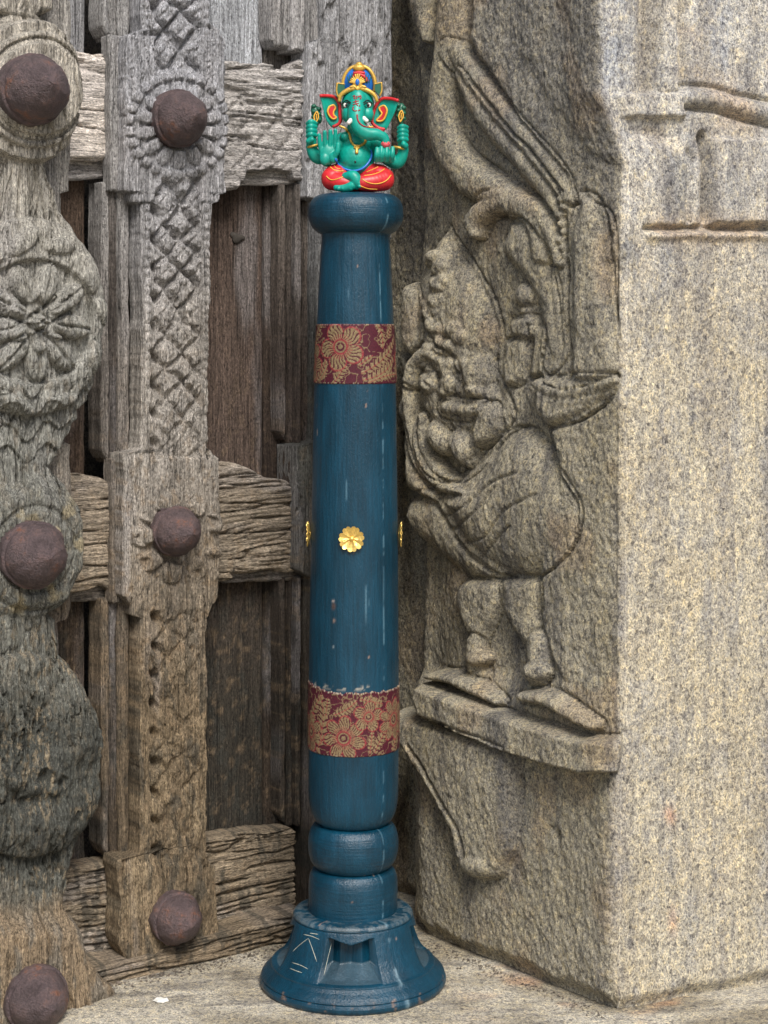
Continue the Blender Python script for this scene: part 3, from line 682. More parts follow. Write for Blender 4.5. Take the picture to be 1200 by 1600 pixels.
# legs and feet
plate([(704, 930), (712, 912), (745, 905), (786, 910), (782, 945), (764, 985), (754, 1010), (758, 1066), (724, 1062), (728, 1000), (708, 960)], -.05, .042, 20, BIRD)
plate([(778, 905), (812, 898), (846, 905), (848, 960), (852, 1020), (850, 1085), (820, 1082), (812, 1008), (790, 980), (778, 945)], -.05, .046, 24, BIRD)
ridge([(738, 1000), (738, 1036)], [11, 13], -.03, .024, BIRD); ridge([(836, 1000), (836, 1056)], [15, 18], -.02, .03, BIRD)
dome(740, 1030, 17, 13, 0, -.02, .03, BIRD); dome(830, 1050, 20, 17, 0, -.01, .033, BIRD)
# small standing figure
dome(818, 461, 19, 23, 0, -.04, .034, FIG); dome(821, 488, 12, 13, 0, -.04, .026, FIG)
plate([(795, 497), (836, 495), (842, 510), (836, 528), (800, 530), (792, 515)], -.045, .034, 12, FIG); plate([(786, 530), (822, 528), (824, 570), (812, 602), (790, 604), (782, 580)], -.05, .036, 12, FIG)
plate([(832, 510), (852, 508), (854, 560), (846, 590), (828, 590), (830, 550)], -.05, .034, 10, FIG)
# ledge the bird stands on, and its pendant
plate([(652, 1066), (668, 1072), (740, 1098), (830, 1128), (905, 1151), (968, 1153), (1060, 1160), (1060, 1206), (912, 1212), (850, 1196), (775, 1172), (700, 1140), (656, 1122), (648, 1092)], -.045, .088, 9, LED, smooth=False, wob=1.2)
ridge([(676, 1056), (710, 1060), (745, 1076), (785, 1096)], [8, 11, 12, 9], -.05, .068, BIRD, 2.5); ridge([(822, 1088), (852, 1090), (890, 1110), (926, 1132)], [11, 14, 15, 11], -.05, .078, BIRD, 2.5)
plate([(600, 1110), (660, 1115), (800, 1165), (812, 1200), (808, 1330), (790, 1366), (768, 1376), (735, 1360), (704, 1348), (698, 1300), (655, 1225), (612, 1160)], -.05, .082, 22, PEN, smooth=False)
dome(745, 1352, 42, 26, .25, -.02, .062, PEN)
for dx in (0, 16): groove([(628 + dx, 1165), (672 + dx, 1240), (708 + dx, 1310), (712 + dx, 1340)], 2.2, .012, .02)
u1, v1 = uvL(0.)
H = np.where(left & (LAB == 0) & (v1 > 1190), np.maximum(H, -.06 * sst(705, 630, u1) * sst(1520, 1380, v1)), H)
H = H - .016 * np.exp(-(((u1 - 870) / 4.5) ** 2 + ((v1 - 1307) / 9) ** 2)) - .008 * np.exp(-(((u1 - 860) / 4) ** 2 + ((v1 - 1294) / 4) ** 2))
H = H * RS
# deep end beside the door edge always set back
deep = sst(640, 622, u0); H = np.where(left & (LAB == 0), np.minimum(H, mix(H, -.075, deep)), H)
SN = S2 + .03 * (fbm(T2 * 9, T2 * 0 + 4, 4, 546) - .5) + .012 * (fbm(S2 * 40, T2 * 40, 3, 547) - .5)
H = np.where(S2 < -.455, np.minimum(H, -.08), np.minimum(H, mix(H, -.08, sst(-.37, -.435, SN))))
H = np.where(left, H, H)
# front face: shallow mouldings of a carved pilaster
u2, v2 = FF.proj(S2, 0, T2); uu = u2 + NOISEU * .25; vv = v2 + NOISEV * .25
fm = S2 > .004
def gl(x, w): return np.exp(-(x / w) ** 2)
hf = 0.
uu = u2 + NOISEU * .5; vv = v2 + NOISEV * .5
hf = hf - .020 * gl(uu - 1033, 9) * sst(148, 138, vv) - .015 * gl(uu - 1079, 6) * sst(150, 130, vv) + .007 * sst(1043, 1050, uu) * sst(1076, 1068, uu) * sst(150, 140, vv)
bandL = sst(144, 150, vv) * sst(186, 180, vv) * sst(1078, 1072, uu); hf = hf + .010 * bandL
mid = np.interp(uu, [1070, 1120, 1160, 1200, 1300], [150, 155, 168, 178, 190]); hf = hf + .010 * np.clip(1 - ((vv - mid) / 17) ** 2, 0, 1) * sst(1072, 1080, uu) - .006 * gl(vv - mid - 19, 4) * sst(1074, 1082, uu) - .006 * gl(vv - mid + 19, 4) * sst(1074, 1082, uu)
hf = hf - .018 * gl(uu - 1100, 6) * sst(200, 215, vv) * sst(360, 340, vv) - .007 * gl(uu - 1073, 5) * sst(225, 240, vv) * sst(352, 345, vv)
hf = hf - .011 * gl(vv - 357, 5) * sst(992, 1004, uu) + .006 * gl(vv - 368, 7) * sst(992, 1004, uu)
hf = hf - .007 * gl(vv - 205 - .1 * (uu - 980), 14) * sst(1075, 1040, uu)
hf = hf + .007 * sst(1106, 1114, uu) * sst(212, 222, vv) * sst(352, 344, vv)
H = np.where(fm, hf * sst(.004, .035, S2), H)
# weathering: pitted, slightly streaky relief
rough = .005 * (fbm(S2 * 26, T2 * 18, 3, 520) - .5) + .0022 * (fbm(S2 * 150, T2 * 110, 3, 523) - .5) + .0026 * (fbm(S2 * 330, T2 * 190, 2, 527) - .5)
H = H + rough * np.where(fm, .62, np.where(LAB > 0, .85, 1.1)) + np.where(fm, .006 * (fbm(S2 * 9, T2 * 7, 2, 530) - .5), 0)
# broken arris, undercut foot
arr = np.exp(-(S2 / .016) ** 2); H = H - arr * .014 * np.clip(fbm(S2 * 0 + 3, T2 * 22, 4, 540) - .38, 0, 1)
H = H - .012 * sst(.022, .0, T2 + .010 * (fbm(S2 * 30, T2 * 0, 3, 545) - .5))
dxr = np.interp(HZ - FPX * (ZT - CZ) / EY, [-400, 0, 140, 180, 250, 300, 520, 1060, 1180, 1230, 1500, 1600], [-.016, -.016, -.016, -.006, .008, .006, .004, .003, .004, -.004, -.004, .002])
wgt = sst(-.10, 0, S2) * np.where(S2 > 0, sst(.2, .02, S2), 1)
PX = px[None] + nx[None] * H + dxr[:, None] * wgt; PY = py[None] + ny[None] * H; PZ = T2 + 0.
G = np.stack([PX, PY, PZ], -1)
# stone colours, with recess shade painted in at the upper left
uL_, vL_ = uvL(-.01)
base = mixc((.37, .34, .265), (.42, .39, .315), sst(.3, .7, fbm(S2 * 10, T2 * 8, 4, 550)))
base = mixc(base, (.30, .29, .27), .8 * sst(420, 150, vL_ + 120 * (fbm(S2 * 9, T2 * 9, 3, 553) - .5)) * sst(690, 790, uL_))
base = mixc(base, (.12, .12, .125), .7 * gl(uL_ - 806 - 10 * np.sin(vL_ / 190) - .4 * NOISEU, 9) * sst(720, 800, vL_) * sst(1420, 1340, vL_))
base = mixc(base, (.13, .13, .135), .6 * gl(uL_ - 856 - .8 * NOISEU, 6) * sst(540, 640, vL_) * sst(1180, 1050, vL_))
base = mixc(base, (.16, .155, .15), .5 * sst(.56, .7, fbm(S2 * 45, T2 * 4, 4, 556)))
base = mixc(base, (.10, .095, .085), .75 * sst(.40, .60, fbm(S2 * 22, T2 * 14, 4, 558)) * sst(676, 640, uL_ + 2 * NOISEU) * sst(460, 330, vL_ + 4 * NOISEV))  # ragged grime that also paints shade into the upper-left recess
base = mixc(base, (.42, .30, .19), .3 * sst(.58, .72, fbm(S2 * 14, T2 * 12, 4, 559)))
fr = mixc((.60, .54, .42), (.65, .60, .49), sst(.3, .7, fbm(S2 * 12, T2 * 7, 4, 560)))
fr = mixc(fr, (.68, .67, .65), .8 * sst(650, 250, v2 + 150 * (fbm(S2 * 8, T2 * 8, 3, 561) - .5)))
fr = mixc(fr, (.46, .51, .60), .6 * sst(165, 100, v2 + 3 * NOISEU) * sst(1032, 975, u2 + 3 * NOISEU) + .5 * gl(u2 - 1130 - NOISEU, 26) * sst(150, 100, v2))
fr = mixc(fr, (.22, .23, .25), .65 * sst(.52, .66, fbm(S2 * 26, T2 * 13, 4, 566)) * sst(180, 210, v2) * sst(560, 420, v2) * sst(1110, 1060, u2))
fr = mixc(fr, (.66, .575, .43), .28 * sst(.5, .66, fbm(S2 * 75, T2 * 48, 3, 575))); fr = mixc(fr, (.48, .48, .48), .4 * sst(.54, .7, fbm(S2 * 50 + 9, T2 * 26, 4, 577)))
fr = mixc(fr, (.30, .30, .31), .4 * sst(.55, .72, fbm(S2 * 210, T2 * 12, 4, 568)) * sst(.38, .6, fbm(S2 * 10, T2 * 5, 3, 569)))
fr = mixc(fr, (.36, .34, .32), .6 * sst(.52, .68, fbm(S2 * 34, T2 * 5, 4, 570)))
fr = mixc(fr, (.66, .50, .36), .5 * sst(.5, .7, fbm(S2 * 20, T2 * 16, 3, 573)) * (gl(v2 - 165, 40) + gl(v2 - 360, 20) + gl(u2 - 1085, 16) * sst(360, 340, v2)).clip(0, 1))
fr = mixc(fr, (.62, .30, .22), .55 * gl(u2 - 1052 - NOISEU, 9) * gl(v2 - 1275 - NOISEV, 14) + .35 * gl(u2 - 1055, 7) * gl(v2 - 1440 - NOISEV, 20))
fr = mixc(fr, (.30, .30, .31), .5 * sst(1180, 1215, u2 + NOISEU * 2) * sst(400, 600, v2))
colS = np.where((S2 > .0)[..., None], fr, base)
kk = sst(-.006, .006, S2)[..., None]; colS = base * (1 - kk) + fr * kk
jamb = empty('carved_stone_jamb', (EX, EY, 0))
tag(jamb, 'massive rough granite door jamb carved with a bird in relief, right of the blue pillar', 'stone jamb', kind='thing')
G = G - np.array([EX, EY, 0.]) + np.array([0, 0, .0])
du = np.gradient(G, axis=1); dv = np.gradient(G, axis=0); NN = np.cross(du, dv); NN /= np.linalg.norm(NN, axis=-1)[..., None] + 1e-12
nr, ncl = S2.shape; gq = grid_q(nr, ncl); fl = LAB.reshape(-1)[gq[:, 0]]
Gf = G.reshape(-1, 3); Cf = colS.reshape(-1, 3); Nf = NN.reshape(-1, 3)
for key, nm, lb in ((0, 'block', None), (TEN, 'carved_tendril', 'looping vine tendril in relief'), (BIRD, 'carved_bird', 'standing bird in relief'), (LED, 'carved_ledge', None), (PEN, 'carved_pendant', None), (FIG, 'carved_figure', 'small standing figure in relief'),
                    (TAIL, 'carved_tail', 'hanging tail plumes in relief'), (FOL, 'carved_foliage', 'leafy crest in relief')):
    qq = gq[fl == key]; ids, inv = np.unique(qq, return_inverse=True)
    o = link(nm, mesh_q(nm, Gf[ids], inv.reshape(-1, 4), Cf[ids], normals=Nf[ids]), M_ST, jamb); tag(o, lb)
# unseen rear of the block
bk = np.array([(px[0], py[0]), (px[-1], py[-1]), (px[-1] + .35 * math.cos(AL + pi), py[-1] + .35 * math.sin(AL + pi) + .3), (px[0] + .35, py[0] + .3)]) - (EX, EY)
V = [(x, y, z) for z in (0, 1.5) for x, y in bk]
o = link('rear_block', mesh_py('rear_block', V, [(1, 2, 6, 5), (2, 3, 7, 6), (3, 0, 4, 7), (4, 5, 6, 7)], False), mat_paint('rear_granite', (.3, .27, .22), .9, .5), jamb)

# added dark panel behind the door, blocks sky light so the gaps stay dark
blocker = empty('added_light_blocker', (DF.ox, DF.oy, 0), DA); tag(blocker, 'dark backing added behind the wooden door to block sky light in the gaps', 'light blocker', kind='thing')
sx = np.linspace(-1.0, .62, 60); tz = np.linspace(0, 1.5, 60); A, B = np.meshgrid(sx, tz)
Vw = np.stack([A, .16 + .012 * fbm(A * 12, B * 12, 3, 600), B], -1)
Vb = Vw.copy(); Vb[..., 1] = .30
link('blocker_panel', mesh_q('blocker_panel', np.concatenate([Vw.reshape(-1, 3), Vb.reshape(-1, 3)]), np.concatenate([grid_q(60, 60), grid_q(60, 60, False, 3600)[:, ::-1]]), np.full((7200, 3), (.11, .10, .09))), M_ST, blocker)

# ================================================================== BLUE PILLAR
PXM = 2.07 / FPX                             # metres per photo pixel at the pillar
PCX = (551.5 - 600) * PXM; PCY = 2.07
def pz(v): return (1532.7 - v) * PXM
pillar = empty('blue_wooden_pillar', (PCX, PCY, 0))
tag(pillar, 'blue painted turned wooden pillar with two maroon brocade bands, standing on the stone floor', 'pillar', kind='thing')
BLUE = lin(2, 55, 75)
def blue_col(th, z, seed, seam=True):
    """paint colour with its scratches, pale seam, and chips (all real marks on the paint)"""
    a = th * .05; sh = np.broadcast_to(th, z.shape) if th.shape != z.shape else th
    n = fbm(sh * 30, z * 30, 4, seed); c = mixc(np.array(BLUE) * .8, np.array(BLUE) * 1.2, n)
    sc = sst(.79, .85, fbm(sh * 120, z * 14, 3, seed + 3)) * sst(.5, .66, fbm(sh * 5, z * 9, 2, seed + 8))
    c = mixc(c, (.12, .24, .31), .5 * sc * ((z > pz(1262)) & (z < pz(380))))
    if seam:
        ln = np.exp(-((sh - .74 - .02 * (fbm(z * 30, z * 0, 3, 9) - .5)) / .011) ** 2) * sst(.40, .62, fbm(z * 90, sh * 0 + 2, 3, seed + 5))
        c = mixc(c, (.14, .28, .36), .6 * ln)
    ch = sst(.88, .90, fbm(sh * 14, z * 60, 3, seed + 11)); c = mixc(c, (.30, .20, .15), .8 * ch)
    return c
def turned(name, prof, nt, parent, seed, n=None, seam=True, lean=0., extra=None, cfun=None):
    pr = np.asarray(prof, float)                         # (v, r) photo px, top to bottom
    if n:
        P = smooth_path(pr[:, ::1], n); pr = P
    pr = pr[::-1]
    V, Q = lathe(np.stack([pr[:, 1] * PXM, pz(pr[:, 0])], -1), nt)
    th = (np.linspace(0, 2 * pi, nt, endpoint=False) + pi) % (2 * pi) - pi
    TH = np.repeat(th[None], len(pr), 0); Zz = V[..., 2]
    k = .0006 * (fbm(np.cos(TH) * 3 + 9, Zz * 18 + np.sin(TH) * 3, 3, seed + 20) - .5) + .0005 * (fbm(np.abs(TH) * 26, Zz * 6, 3, seed + 25) - .5)
    if seam: k = k + .0006 * np.exp(-((TH - .74) / .012) ** 2) * (fbm(Zz * 120, Zz * 0, 2, 31) - .2)
    if extra is not None: k = k + extra(TH, Zz)
    V[..., 0] += np.sin(TH) * k; V[..., 1] -= np.cos(TH) * k
    V[..., 0] += lean * (Zz - .1)
    c = (cfun or blue_col)(TH, Zz, seed)
    return link(name, mesh_q(name, V, Q, c), M_BLUE if name == 'shaft' else M_BLUR, parent)
LEAN = 5.0 * PXM / (1200 * PXM)
def chip(TH, Zz):
    return 0
def shaft_col(TH, Zz, seed):
    c = blue_col(TH, Zz, seed)
    for v, a, rv, ra, cc in ((938, -.46, 6, .05, (.10, .06, .05)), (930, -.47, 2.2, .035, (.40, .34, .31)), (960, -.44, 4, .022, (.34, .23, .18)), (1000, -.45, 2.5, .012, (.25, .3, .32))):
        m = np.exp(-(((Zz - pz(v)) / (rv * PXM)) ** 2 + ((TH - a) / ra) ** 2) ** 2); c = mixc(c, cc, .9 * m)
    # bare glue-stained rim above the lower brocade
    c = mixc(c, (.34, .32, .27), .8 * sst(.5, .6, fbm(TH * 9, Zz * 200, 3, 77)) * np.exp(-((Zz - pz(1062)) / (3.5 * PXM)) ** 2) * (TH < .35))
    return c
turned('shaft', [(366, 54), (372, 53.6), (400, 55), (450, 57.4), (505, 60), (600, 63.7), (700, 65.6), (800, 67.2), (930, 68.8), (1060, 70), (1170, 70.2), (1225, 70.2), (1245, 69.6), (1260, 67.6), (1272, 64), (1280, 59), (1284, 54), (1285, 50)], 180, pillar, 700, n=420, lean=LEAN, cfun=shaft_col)
turned('capital', [(303.5, 1), (303.5, 40), (304, 52), (306, 60), (311, 67), (319, 72), (331, 74), (343, 73.4), (352, 70), (359, 64.5), (364, 58), (366.5, 54.2), (369, 53.5), (370, 50)], 160, pillar, 710, n=120, seam=False, lean=LEAN)
turned('ring', [(1284, 50), (1284.5, 56), (1287, 61.5), (1293, 66), (1303, 69.4), (1317, 70.6), (1331, 69.4), (1342, 66), (1349, 61), (1352.5, 57), (1353, 50)], 160, pillar, 720, n=90, lean=LEAN)
turned('drum', [(1353, 50), (1353.5, 58), (1356, 62.5), (1361, 66), (1369, 68.4), (1382, 69.4), (1400, 69.2), (1425, 68.6), (1440, 68.5)], 160, pillar, 730, n=80, lean=LEAN)
# flaring foot with four trapezoid openings cut into it
bp = [(1420, 67), (1420, 72), (1419.5, 86), (1421, 90.5), (1424, 93), (1427, 93.6), (1428.5, 92.2), (1430, 93.8), (1440, 97), (1455, 101.5), (1470, 106.5), (1482, 112), (1490, 117), (1495, 121.5), (1497, 123.5), (1499, 127.5), (1501.5, 128), (1506, 132), (1511, 138), (1515, 141.8), (1518, 143.2), (1519.2, 141.8), (1520.4, 143.8), (1525, 145.5), (1529, 145), (1532.7, 143), (1532.75, 130)]
bp = np.array(bp); kq = np.linspace(0, len(bp) - 1, 240); bpr = np.stack([np.interp(kq, range(len(bp)), bp[:, 0]), np.interp(kq, range(len(bp)), bp[:, 1])], -1)
va, ra = bpr[:, 0], bpr[:, 1]
def half_ang(v): return np.interp(v, [1430, 1496], [R(21), R(23.5)])
seg = []                                                    # angular parameter of one quarter: opening (|p|<1) then solid
p_in = np.concatenate([[-1.0], np.linspace(-.985, .985, 44), [1.0]]); p_out = np.linspace(1, 2, 30)[1:-1]
cols = []
for qd in range(4):
    for p in p_in: cols.append((qd, p, True))
    for p in p_out: cols.append((qd, p, False))
TH = np.zeros((len(va), len(cols))); RR = np.repeat(ra[:, None], len(cols), 1)
hw = half_ang(va); rot0 = R(-1)
for j, (qd, p, ins) in enumerate(cols):
    if ins:
        TH[:, j] = rot0 + qd * pi / 2 + p * hw
        if abs(p) < .99:
            top = 1436 + 9 * max(0, 1 - abs(p) * 1.15)
            rin = 73 + 9 * (1 - abs(abs(p) * 2 - 1))
            k = sst(top, top + 1.5, va) * (va < 1497.5)
            fl_ = np.interp(va, [1438, 1478, 1494, 1498], [rin, rin + 1, 108, 122])
            RR[:, j] = np.where(k > 0, ra * (1 - k) + np.minimum(fl_, ra) * k, ra)
    else:
        TH[:, j] = rot0 + qd * pi / 2 + hw + (p - 1) * (pi / 2 - 2 * hw)
Zb = pz(np.repeat(va[:, None], len(cols), 1))
nz = .0007 * (fbm(TH * 12, Zb * 90, 3, 740) - .5) + .0006 * np.exp(-((TH - .62) / .014) ** 2) * fbm(Zb * 150, TH * 0, 2, 33)
# scratched triangle and dashes
thn = (TH + pi) % (2 * pi) - pi; sc = np.zeros(TH.shape)
up_ = 551.5 + RR * np.sin(thn); vp_ = va[:, None] + RR * np.cos(thn) * .335
front = np.cos(thn) > .2
for (a, b) in (((457, 1487), (482, 1466)), ((482, 1466), (495, 1503)), ((474, 1460), (499, 1468)), ((484, 1458), (497, 1460)), ((456, 1504), (481, 1514)), ((453, 1513), (472, 1520)), ((505, 1527), (519, 1471))):
    t = np.clip(((up_ - a[0]) * (b[0] - a[0]) + (vp_ - a[1]) * (b[1] - a[1])) / ((b[0] - a[0]) ** 2 + (b[1] - a[1]) ** 2), 0, 1)
    d = np.hypot(up_ - a[0] - t * (b[0] - a[0]), vp_ - a[1] - t * (b[1] - a[1])); sc = np.maximum(sc, sst(1.25, .5, d) * front)
SCR = (((457, 1487), (470, 1475), (482, 1466)), ((482, 1466), (489, 1485), (495, 1503)), ((474, 1460), (487, 1463), (499, 1468)), ((484, 1458), (491, 1459), (497, 1460)), ((456, 1504), (469, 1508), (481, 1514)), ((453, 1513), (463, 1517), (472, 1520)), ((506, 1524), (512, 1498), (518, 1474)))
Rm = RR * PXM + nz
Vb = np.stack([Rm * np.sin(TH), -Rm * np.cos(TH), Zb], -1)
cb = blue_col(thn, Zb, 750, False)
cb = mixc(cb, (.13, .16, .17), .5 * (va[:, None] < 1426) * sst(.36, .58, fbm(TH * 12, Zb * 20 + RR / 9, 3, 755)))             # dust lying on the rim
cb = mixc(cb, (.09, .13, .15), .4 * ((va[:, None] > 1476) & (va[:, None] < 1497) & (RR < ra[:, None] - .5)))                   # dust in the openings
cb = mixc(cb, (.20, .13, .09), .6 * sst(.70, .76, fbm(TH * 30, Zb * 120, 3, 758)) * (va[:, None] > 1514))
cb = mixc(cb, (.22, .34, .40), .6 * np.exp(-((thn - .62) / .02) ** 2) * sst(.4, .6, fbm(Zb * 150, TH * 0 + 1, 2, 36)))
base_o = link('foot', mesh_q('foot', Vb, grid_q(len(va), len(cols), True)[:, ::-1], cb), M_BLUE, pillar)
tag(base_o, 'flared blue foot with trapezoid openings')
fq = grid_q(len(va), len(cols), True); fb = BVHTree.FromPolygons([tuple(p) for p in Vb.reshape(-1, 3)], [tuple(map(int, q_)) for q_ in fq])
M_RAW = mat_paint('bare_wood_scratch', (.40, .41, .34), .8, .3, var=.4)
for ln_ in SCR:
    P_ = smooth_path(np.array(ln_, float), 9); pts_ = []
    for uu_, vv_ in P_:
        h_ = fb.ray_cast(Vector((-PCX, -PCY, CZ)), Vector(((uu_ - 600) / FPX, 1, -(vv_ - HZ) / FPX)).normalized())
        if h_[0] is not None: pts_.append(tuple(h_[0]))
    if len(pts_) > 3:
        V_, F_ = tube(pts_, [.12 * PXM] + [.55 * PXM] * (len(pts_) - 2) + [.12 * PXM], 24, 6); link('scratch', mesh_py('scratch', V_, F_), M_RAW, base_o)

# ---- brocade bands
def brocade(a, b, seed, lay):
    """a: arc px, b: px down from the band's middle -> gold amount, red-outline amount"""
    g = np.zeros(a.shape); rd = np.zeros(a.shape)
    def flower(cx, cy, Rr, n, rot):
        nonlocal g, rd
        x, y = a - cx, b - cy; q = np.hypot(x, y) / Rr; ph = np.arctan2(y, x)
        pet = .58 + .42 * np.abs(np.cos(n / 2 * (ph - rot))) ** .6
        ins = (q < pet) & (q > .30); ha = np.sin(ph * n * 5.5 + 3 * np.sin(q * 9)) > -.45
        g = np.where(q < pet, 0, g); rd = np.where(q < pet + .07, 0, rd)
        g = np.where(ins & ha & (np.abs(np.cos(n / 2 * (ph - rot))) > .16), 1, g)
        rd = np.where((np.abs(q - .30) < .05) | ((np.abs(q - pet) < .045)), 1, rd); g = np.where((np.abs(q - .22) < .035) | (q < .10), .9, g)
        rd = np.where((q > .3) & (q < .52) & (np.sin(ph * n * 5.5) > .55), 1, rd)
    def leaf(x0, y0, x1, y1, w, n=9, curl=0.):
        nonlocal g, rd
        dx, dy = x1 - x0, y1 - y0; L = math.hypot(dx, dy); t = ((a - x0) * dx + (b - y0) * dy) / L / L; s = (-(a - x0) * dy + (b - y0) * dx) / L - curl * np.sin(pi * np.clip(t, 0, 1))
        wd = 1.25 * w * np.sqrt(np.clip(np.sin(pi * np.clip(t, 0, 1)), 0, 1)) * (.8 + .2 * np.sin(t * n * 2 * pi)); ins = (np.abs(s) < wd) & (t > 0) & (t < 1)
        g = np.where(ins & (np.sin((t * n * 2 - np.abs(s) / w * 1.2) * pi) > -.5), 1, g); rd = np.where(ins & (np.abs(s) < .7), 1, rd)
    if lay == 0:
        for o in (-200, 0, 200):
            leaf(o + 12, 40, o + 76, 6, 9, 9, 6); leaf(o + 10, 30, o + 80, -22, 9, 10, 4); leaf(o + 20, 44, o + 84, 32, 6, 9, -4); leaf(o + 36, -46, o + 46, -8, 7, 5, -5); leaf(o - 32, 46, o - 12, 16, 8, 6); leaf(o + 58, -24, o + 70, -46, 8, 5)
            leaf(o - 76, 44, o - 46, 8, 9, 7, 5); leaf(o - 84, -6, o - 60, -46, 8, 6, -4); leaf(o - 58, 40, o - 44, 22, 6, 4); leaf(o + 84, 8, o + 96, 40, 9, 5); leaf(o + 6, 18, o + 28, 2, 5, 4)
            flower(o - 22, -11, 37, 5, .5); flower(o + 112, 12, 32, 6, .2)
    else:
        for o in (-210, 0, 210):
            leaf(o - 62, 46, o - 54, -46, 10, 9, 9); leaf(o - 84, 20, o - 52, -42, 9, 8, -5); leaf(o - 44, -10, o - 40, -40, 7, 6); leaf(o - 30, -14, o + 6, -38, 9, 8, 3); leaf(o + 10, -40, o + 48, -30, 8, 7); leaf(o + 34, 44, o + 60, 8, 9, 7, -3); leaf(o + 26, 44, o + 30, 10, 6, 6)
            leaf(o - 18, -6, o + 12, 6, 5, 4); leaf(o + 24, -44, o + 44, -12, 6, 6); leaf(o + 70, 46, o + 90, 14, 8, 6)
            flower(o - 14, 20, 34, 7, .3); flower(o + 24, -12, 24, 5, 1.1); flower(o + 74, -2, 33, 9, .0); flower(o + 130, 18, 30, 7, .4)
    sw_ = np.abs(fbm(a / 9 + 30, b / 9 + 30, 2, seed + 60) - .5) < .035; g = np.where((g == 0) & (rd == 0) & sw_, .75, g)
    return g, rd
M_FAB = mat_paint('brocade', (1, 1, 1), .6, .35, attr=True, var=.3, scale=900, spec=.3)
def band(v0, v1, r0, r1, seed, lay):
    nt, nz_ = 460, 96
    th = (np.linspace(0, 2 * pi, nt, endpoint=False) + pi) % (2 * pi) - pi
    TH = np.repeat(th[None], nz_, 0); k = np.linspace(0, 1, nz_)[:, None]                 # bottom -> top
    top = v0 + ((3.0 * (fbm(np.abs(TH) * 14 + 3 * np.sign(TH), TH * 0, 4, seed) - .5) * 2) if lay else .6 * (fbm(np.abs(TH) * 9, TH * 0, 3, seed) - .5)) - (7 * sst(-.4, -1.3, TH) if lay else 0); bot = v1 + 1.0 * (fbm(np.abs(TH) * 9, TH * 0, 3, seed + 5) - .5)
    vv = bot + (top - bot) * k; rr = np.interp(vv, [v0, v1], [r0, r1])
    g, rd = brocade(TH * (r0 + r1) / 2, vv - (v0 + v1) / 2, seed, lay)
    shine = fbm(TH * 60, vv / 2.2, 2, seed + 8)
    thread = .5 + .5 * np.sin(vv * 2.4 + TH * 30)
    c = mixc((.075, .010, .017), (.06, .008, .02), shine); c = mixc(c, mixc((.16, .115, .055), (.30, .23, .12), shine), .9 * g); c = mixc(c, (.26, .03, .038), .75 * rd * (1 - .3 * g))
    edge = (k > .985) | (k < .012); fray = fbm(TH * 70, vv * 0 + lay, 2, seed + 12)
    c = mixc(c, (.40, .35, .26), .6 * ((k > .97) * sst(.5, .6, fray) * (1 if lay else .4) + (k < .03) * sst(.6, .68, fray) * (TH < .1)).clip(0, 1))
    pro = 1.25 + .38 * g + .25 * rd + (1.2 * (k > .95) * (fray - .4) if lay else 0)
    pro = np.where((k == 0) | (k == 1), .2, pro)
    R_ = (rr + pro) * PXM; Zz = pz(vv)
    V = np.stack([R_ * np.sin(TH) + LEAN * (Zz - .1), -R_ * np.cos(TH), Zz], -1)
    o = link('brocade_band', mesh_q('brocade_band', V, grid_q(nz_, nt, True), c), M_FAB, pillar); return o
tag(band(506.5, 598.5, 60, 63.7, 800, 0), 'upper maroon and gold brocade band'); tag(band(1069, 1167, 70, 70.2, 820, 1), 'lower maroon and gold brocade band with frayed top edge')

# ---- gilt flower ornaments glued on
M_GOLD = mat_paint('gilt_metal', (.85, .58, .16), .32, .35, metal=.6, var=.2, scale=500)
def ornament(th, v, rs_):
    z0 = pz(v); rr = 68.6 * PXM; cx = LEAN * (z0 - .1)
    n = np.array([math.sin(th), -math.cos(th), 0]); t = np.array([math.cos(th), math.sin(th), 0]); up = np.array([0, 0, 1.])
    c = np.array([cx, 0, z0]) + n * rr; Rr = 19.5 * PXM
    V, Fs = lathe(np.array([(.2, .0), (.2, .12), (.12, .2), (.02, .23), (.001, .23)]) * Rr, 14)
    P = V.reshape(-1, 3); P = c + P[:, :1] * t + P[:, 1:2] * up + P[:, 2:] * n
    main = link('flower_ornament', mesh_q('flower_ornament', P, Fs), M_GOLD, pillar)
    for k in range(7):
        a0 = 2 * pi * k / 7 + .25 + rs_.uniform(-.05, .05); V = []; tl = rs_.uniform(.16, .3)
        for r_, wd, hh in ((.14, .05, .08), (.45, .25, .12), (.72, .36, .13 + tl * .2), (.92, .31, .14 + tl * .4), (1.0, .19, .13 + tl * .5)):
            for q in (-1, -.5, 0, .5, 1):
                er = r_ - (.07 if (r_ == 1.0 and q == 0) else 0); x = er * math.cos(a0) - q * wd * math.sin(a0); y = er * math.sin(a0) + q * wd * math.cos(a0)
                V.append((x, y, hh + .09 * abs(q) - .04))
        Vt = np.array(V) * Rr; Vk = Vt.copy(); Vk[:, 2] -= .05 * Rr
        A_ = np.concatenate([Vt, Vk]); P = c + A_[:, :1] * t + A_[:, 1:2] * up + A_[:, 2:] * n
        fs = [tuple(q) for q in grid_q(5, 5)]; fs += [tuple(i + 25 for i in q[::-1]) for q in fs]
        rim = [0, 1, 2, 3, 4, 9, 14, 19, 24, 23, 22, 21, 20, 15, 10, 5]
        fs += [(rim[(i + 1) % 16], rim[i], rim[i] + 25, rim[(i + 1) % 16] + 25) for i in range(16)]
        link('petal', mesh_py('petal', P, fs, False), M_GOLD, main)
rs = np.random.RandomState(4)
for th in (-.045, pi / 2 - .06, -pi / 2 - .02, pi): ornament(th, 834, rs)

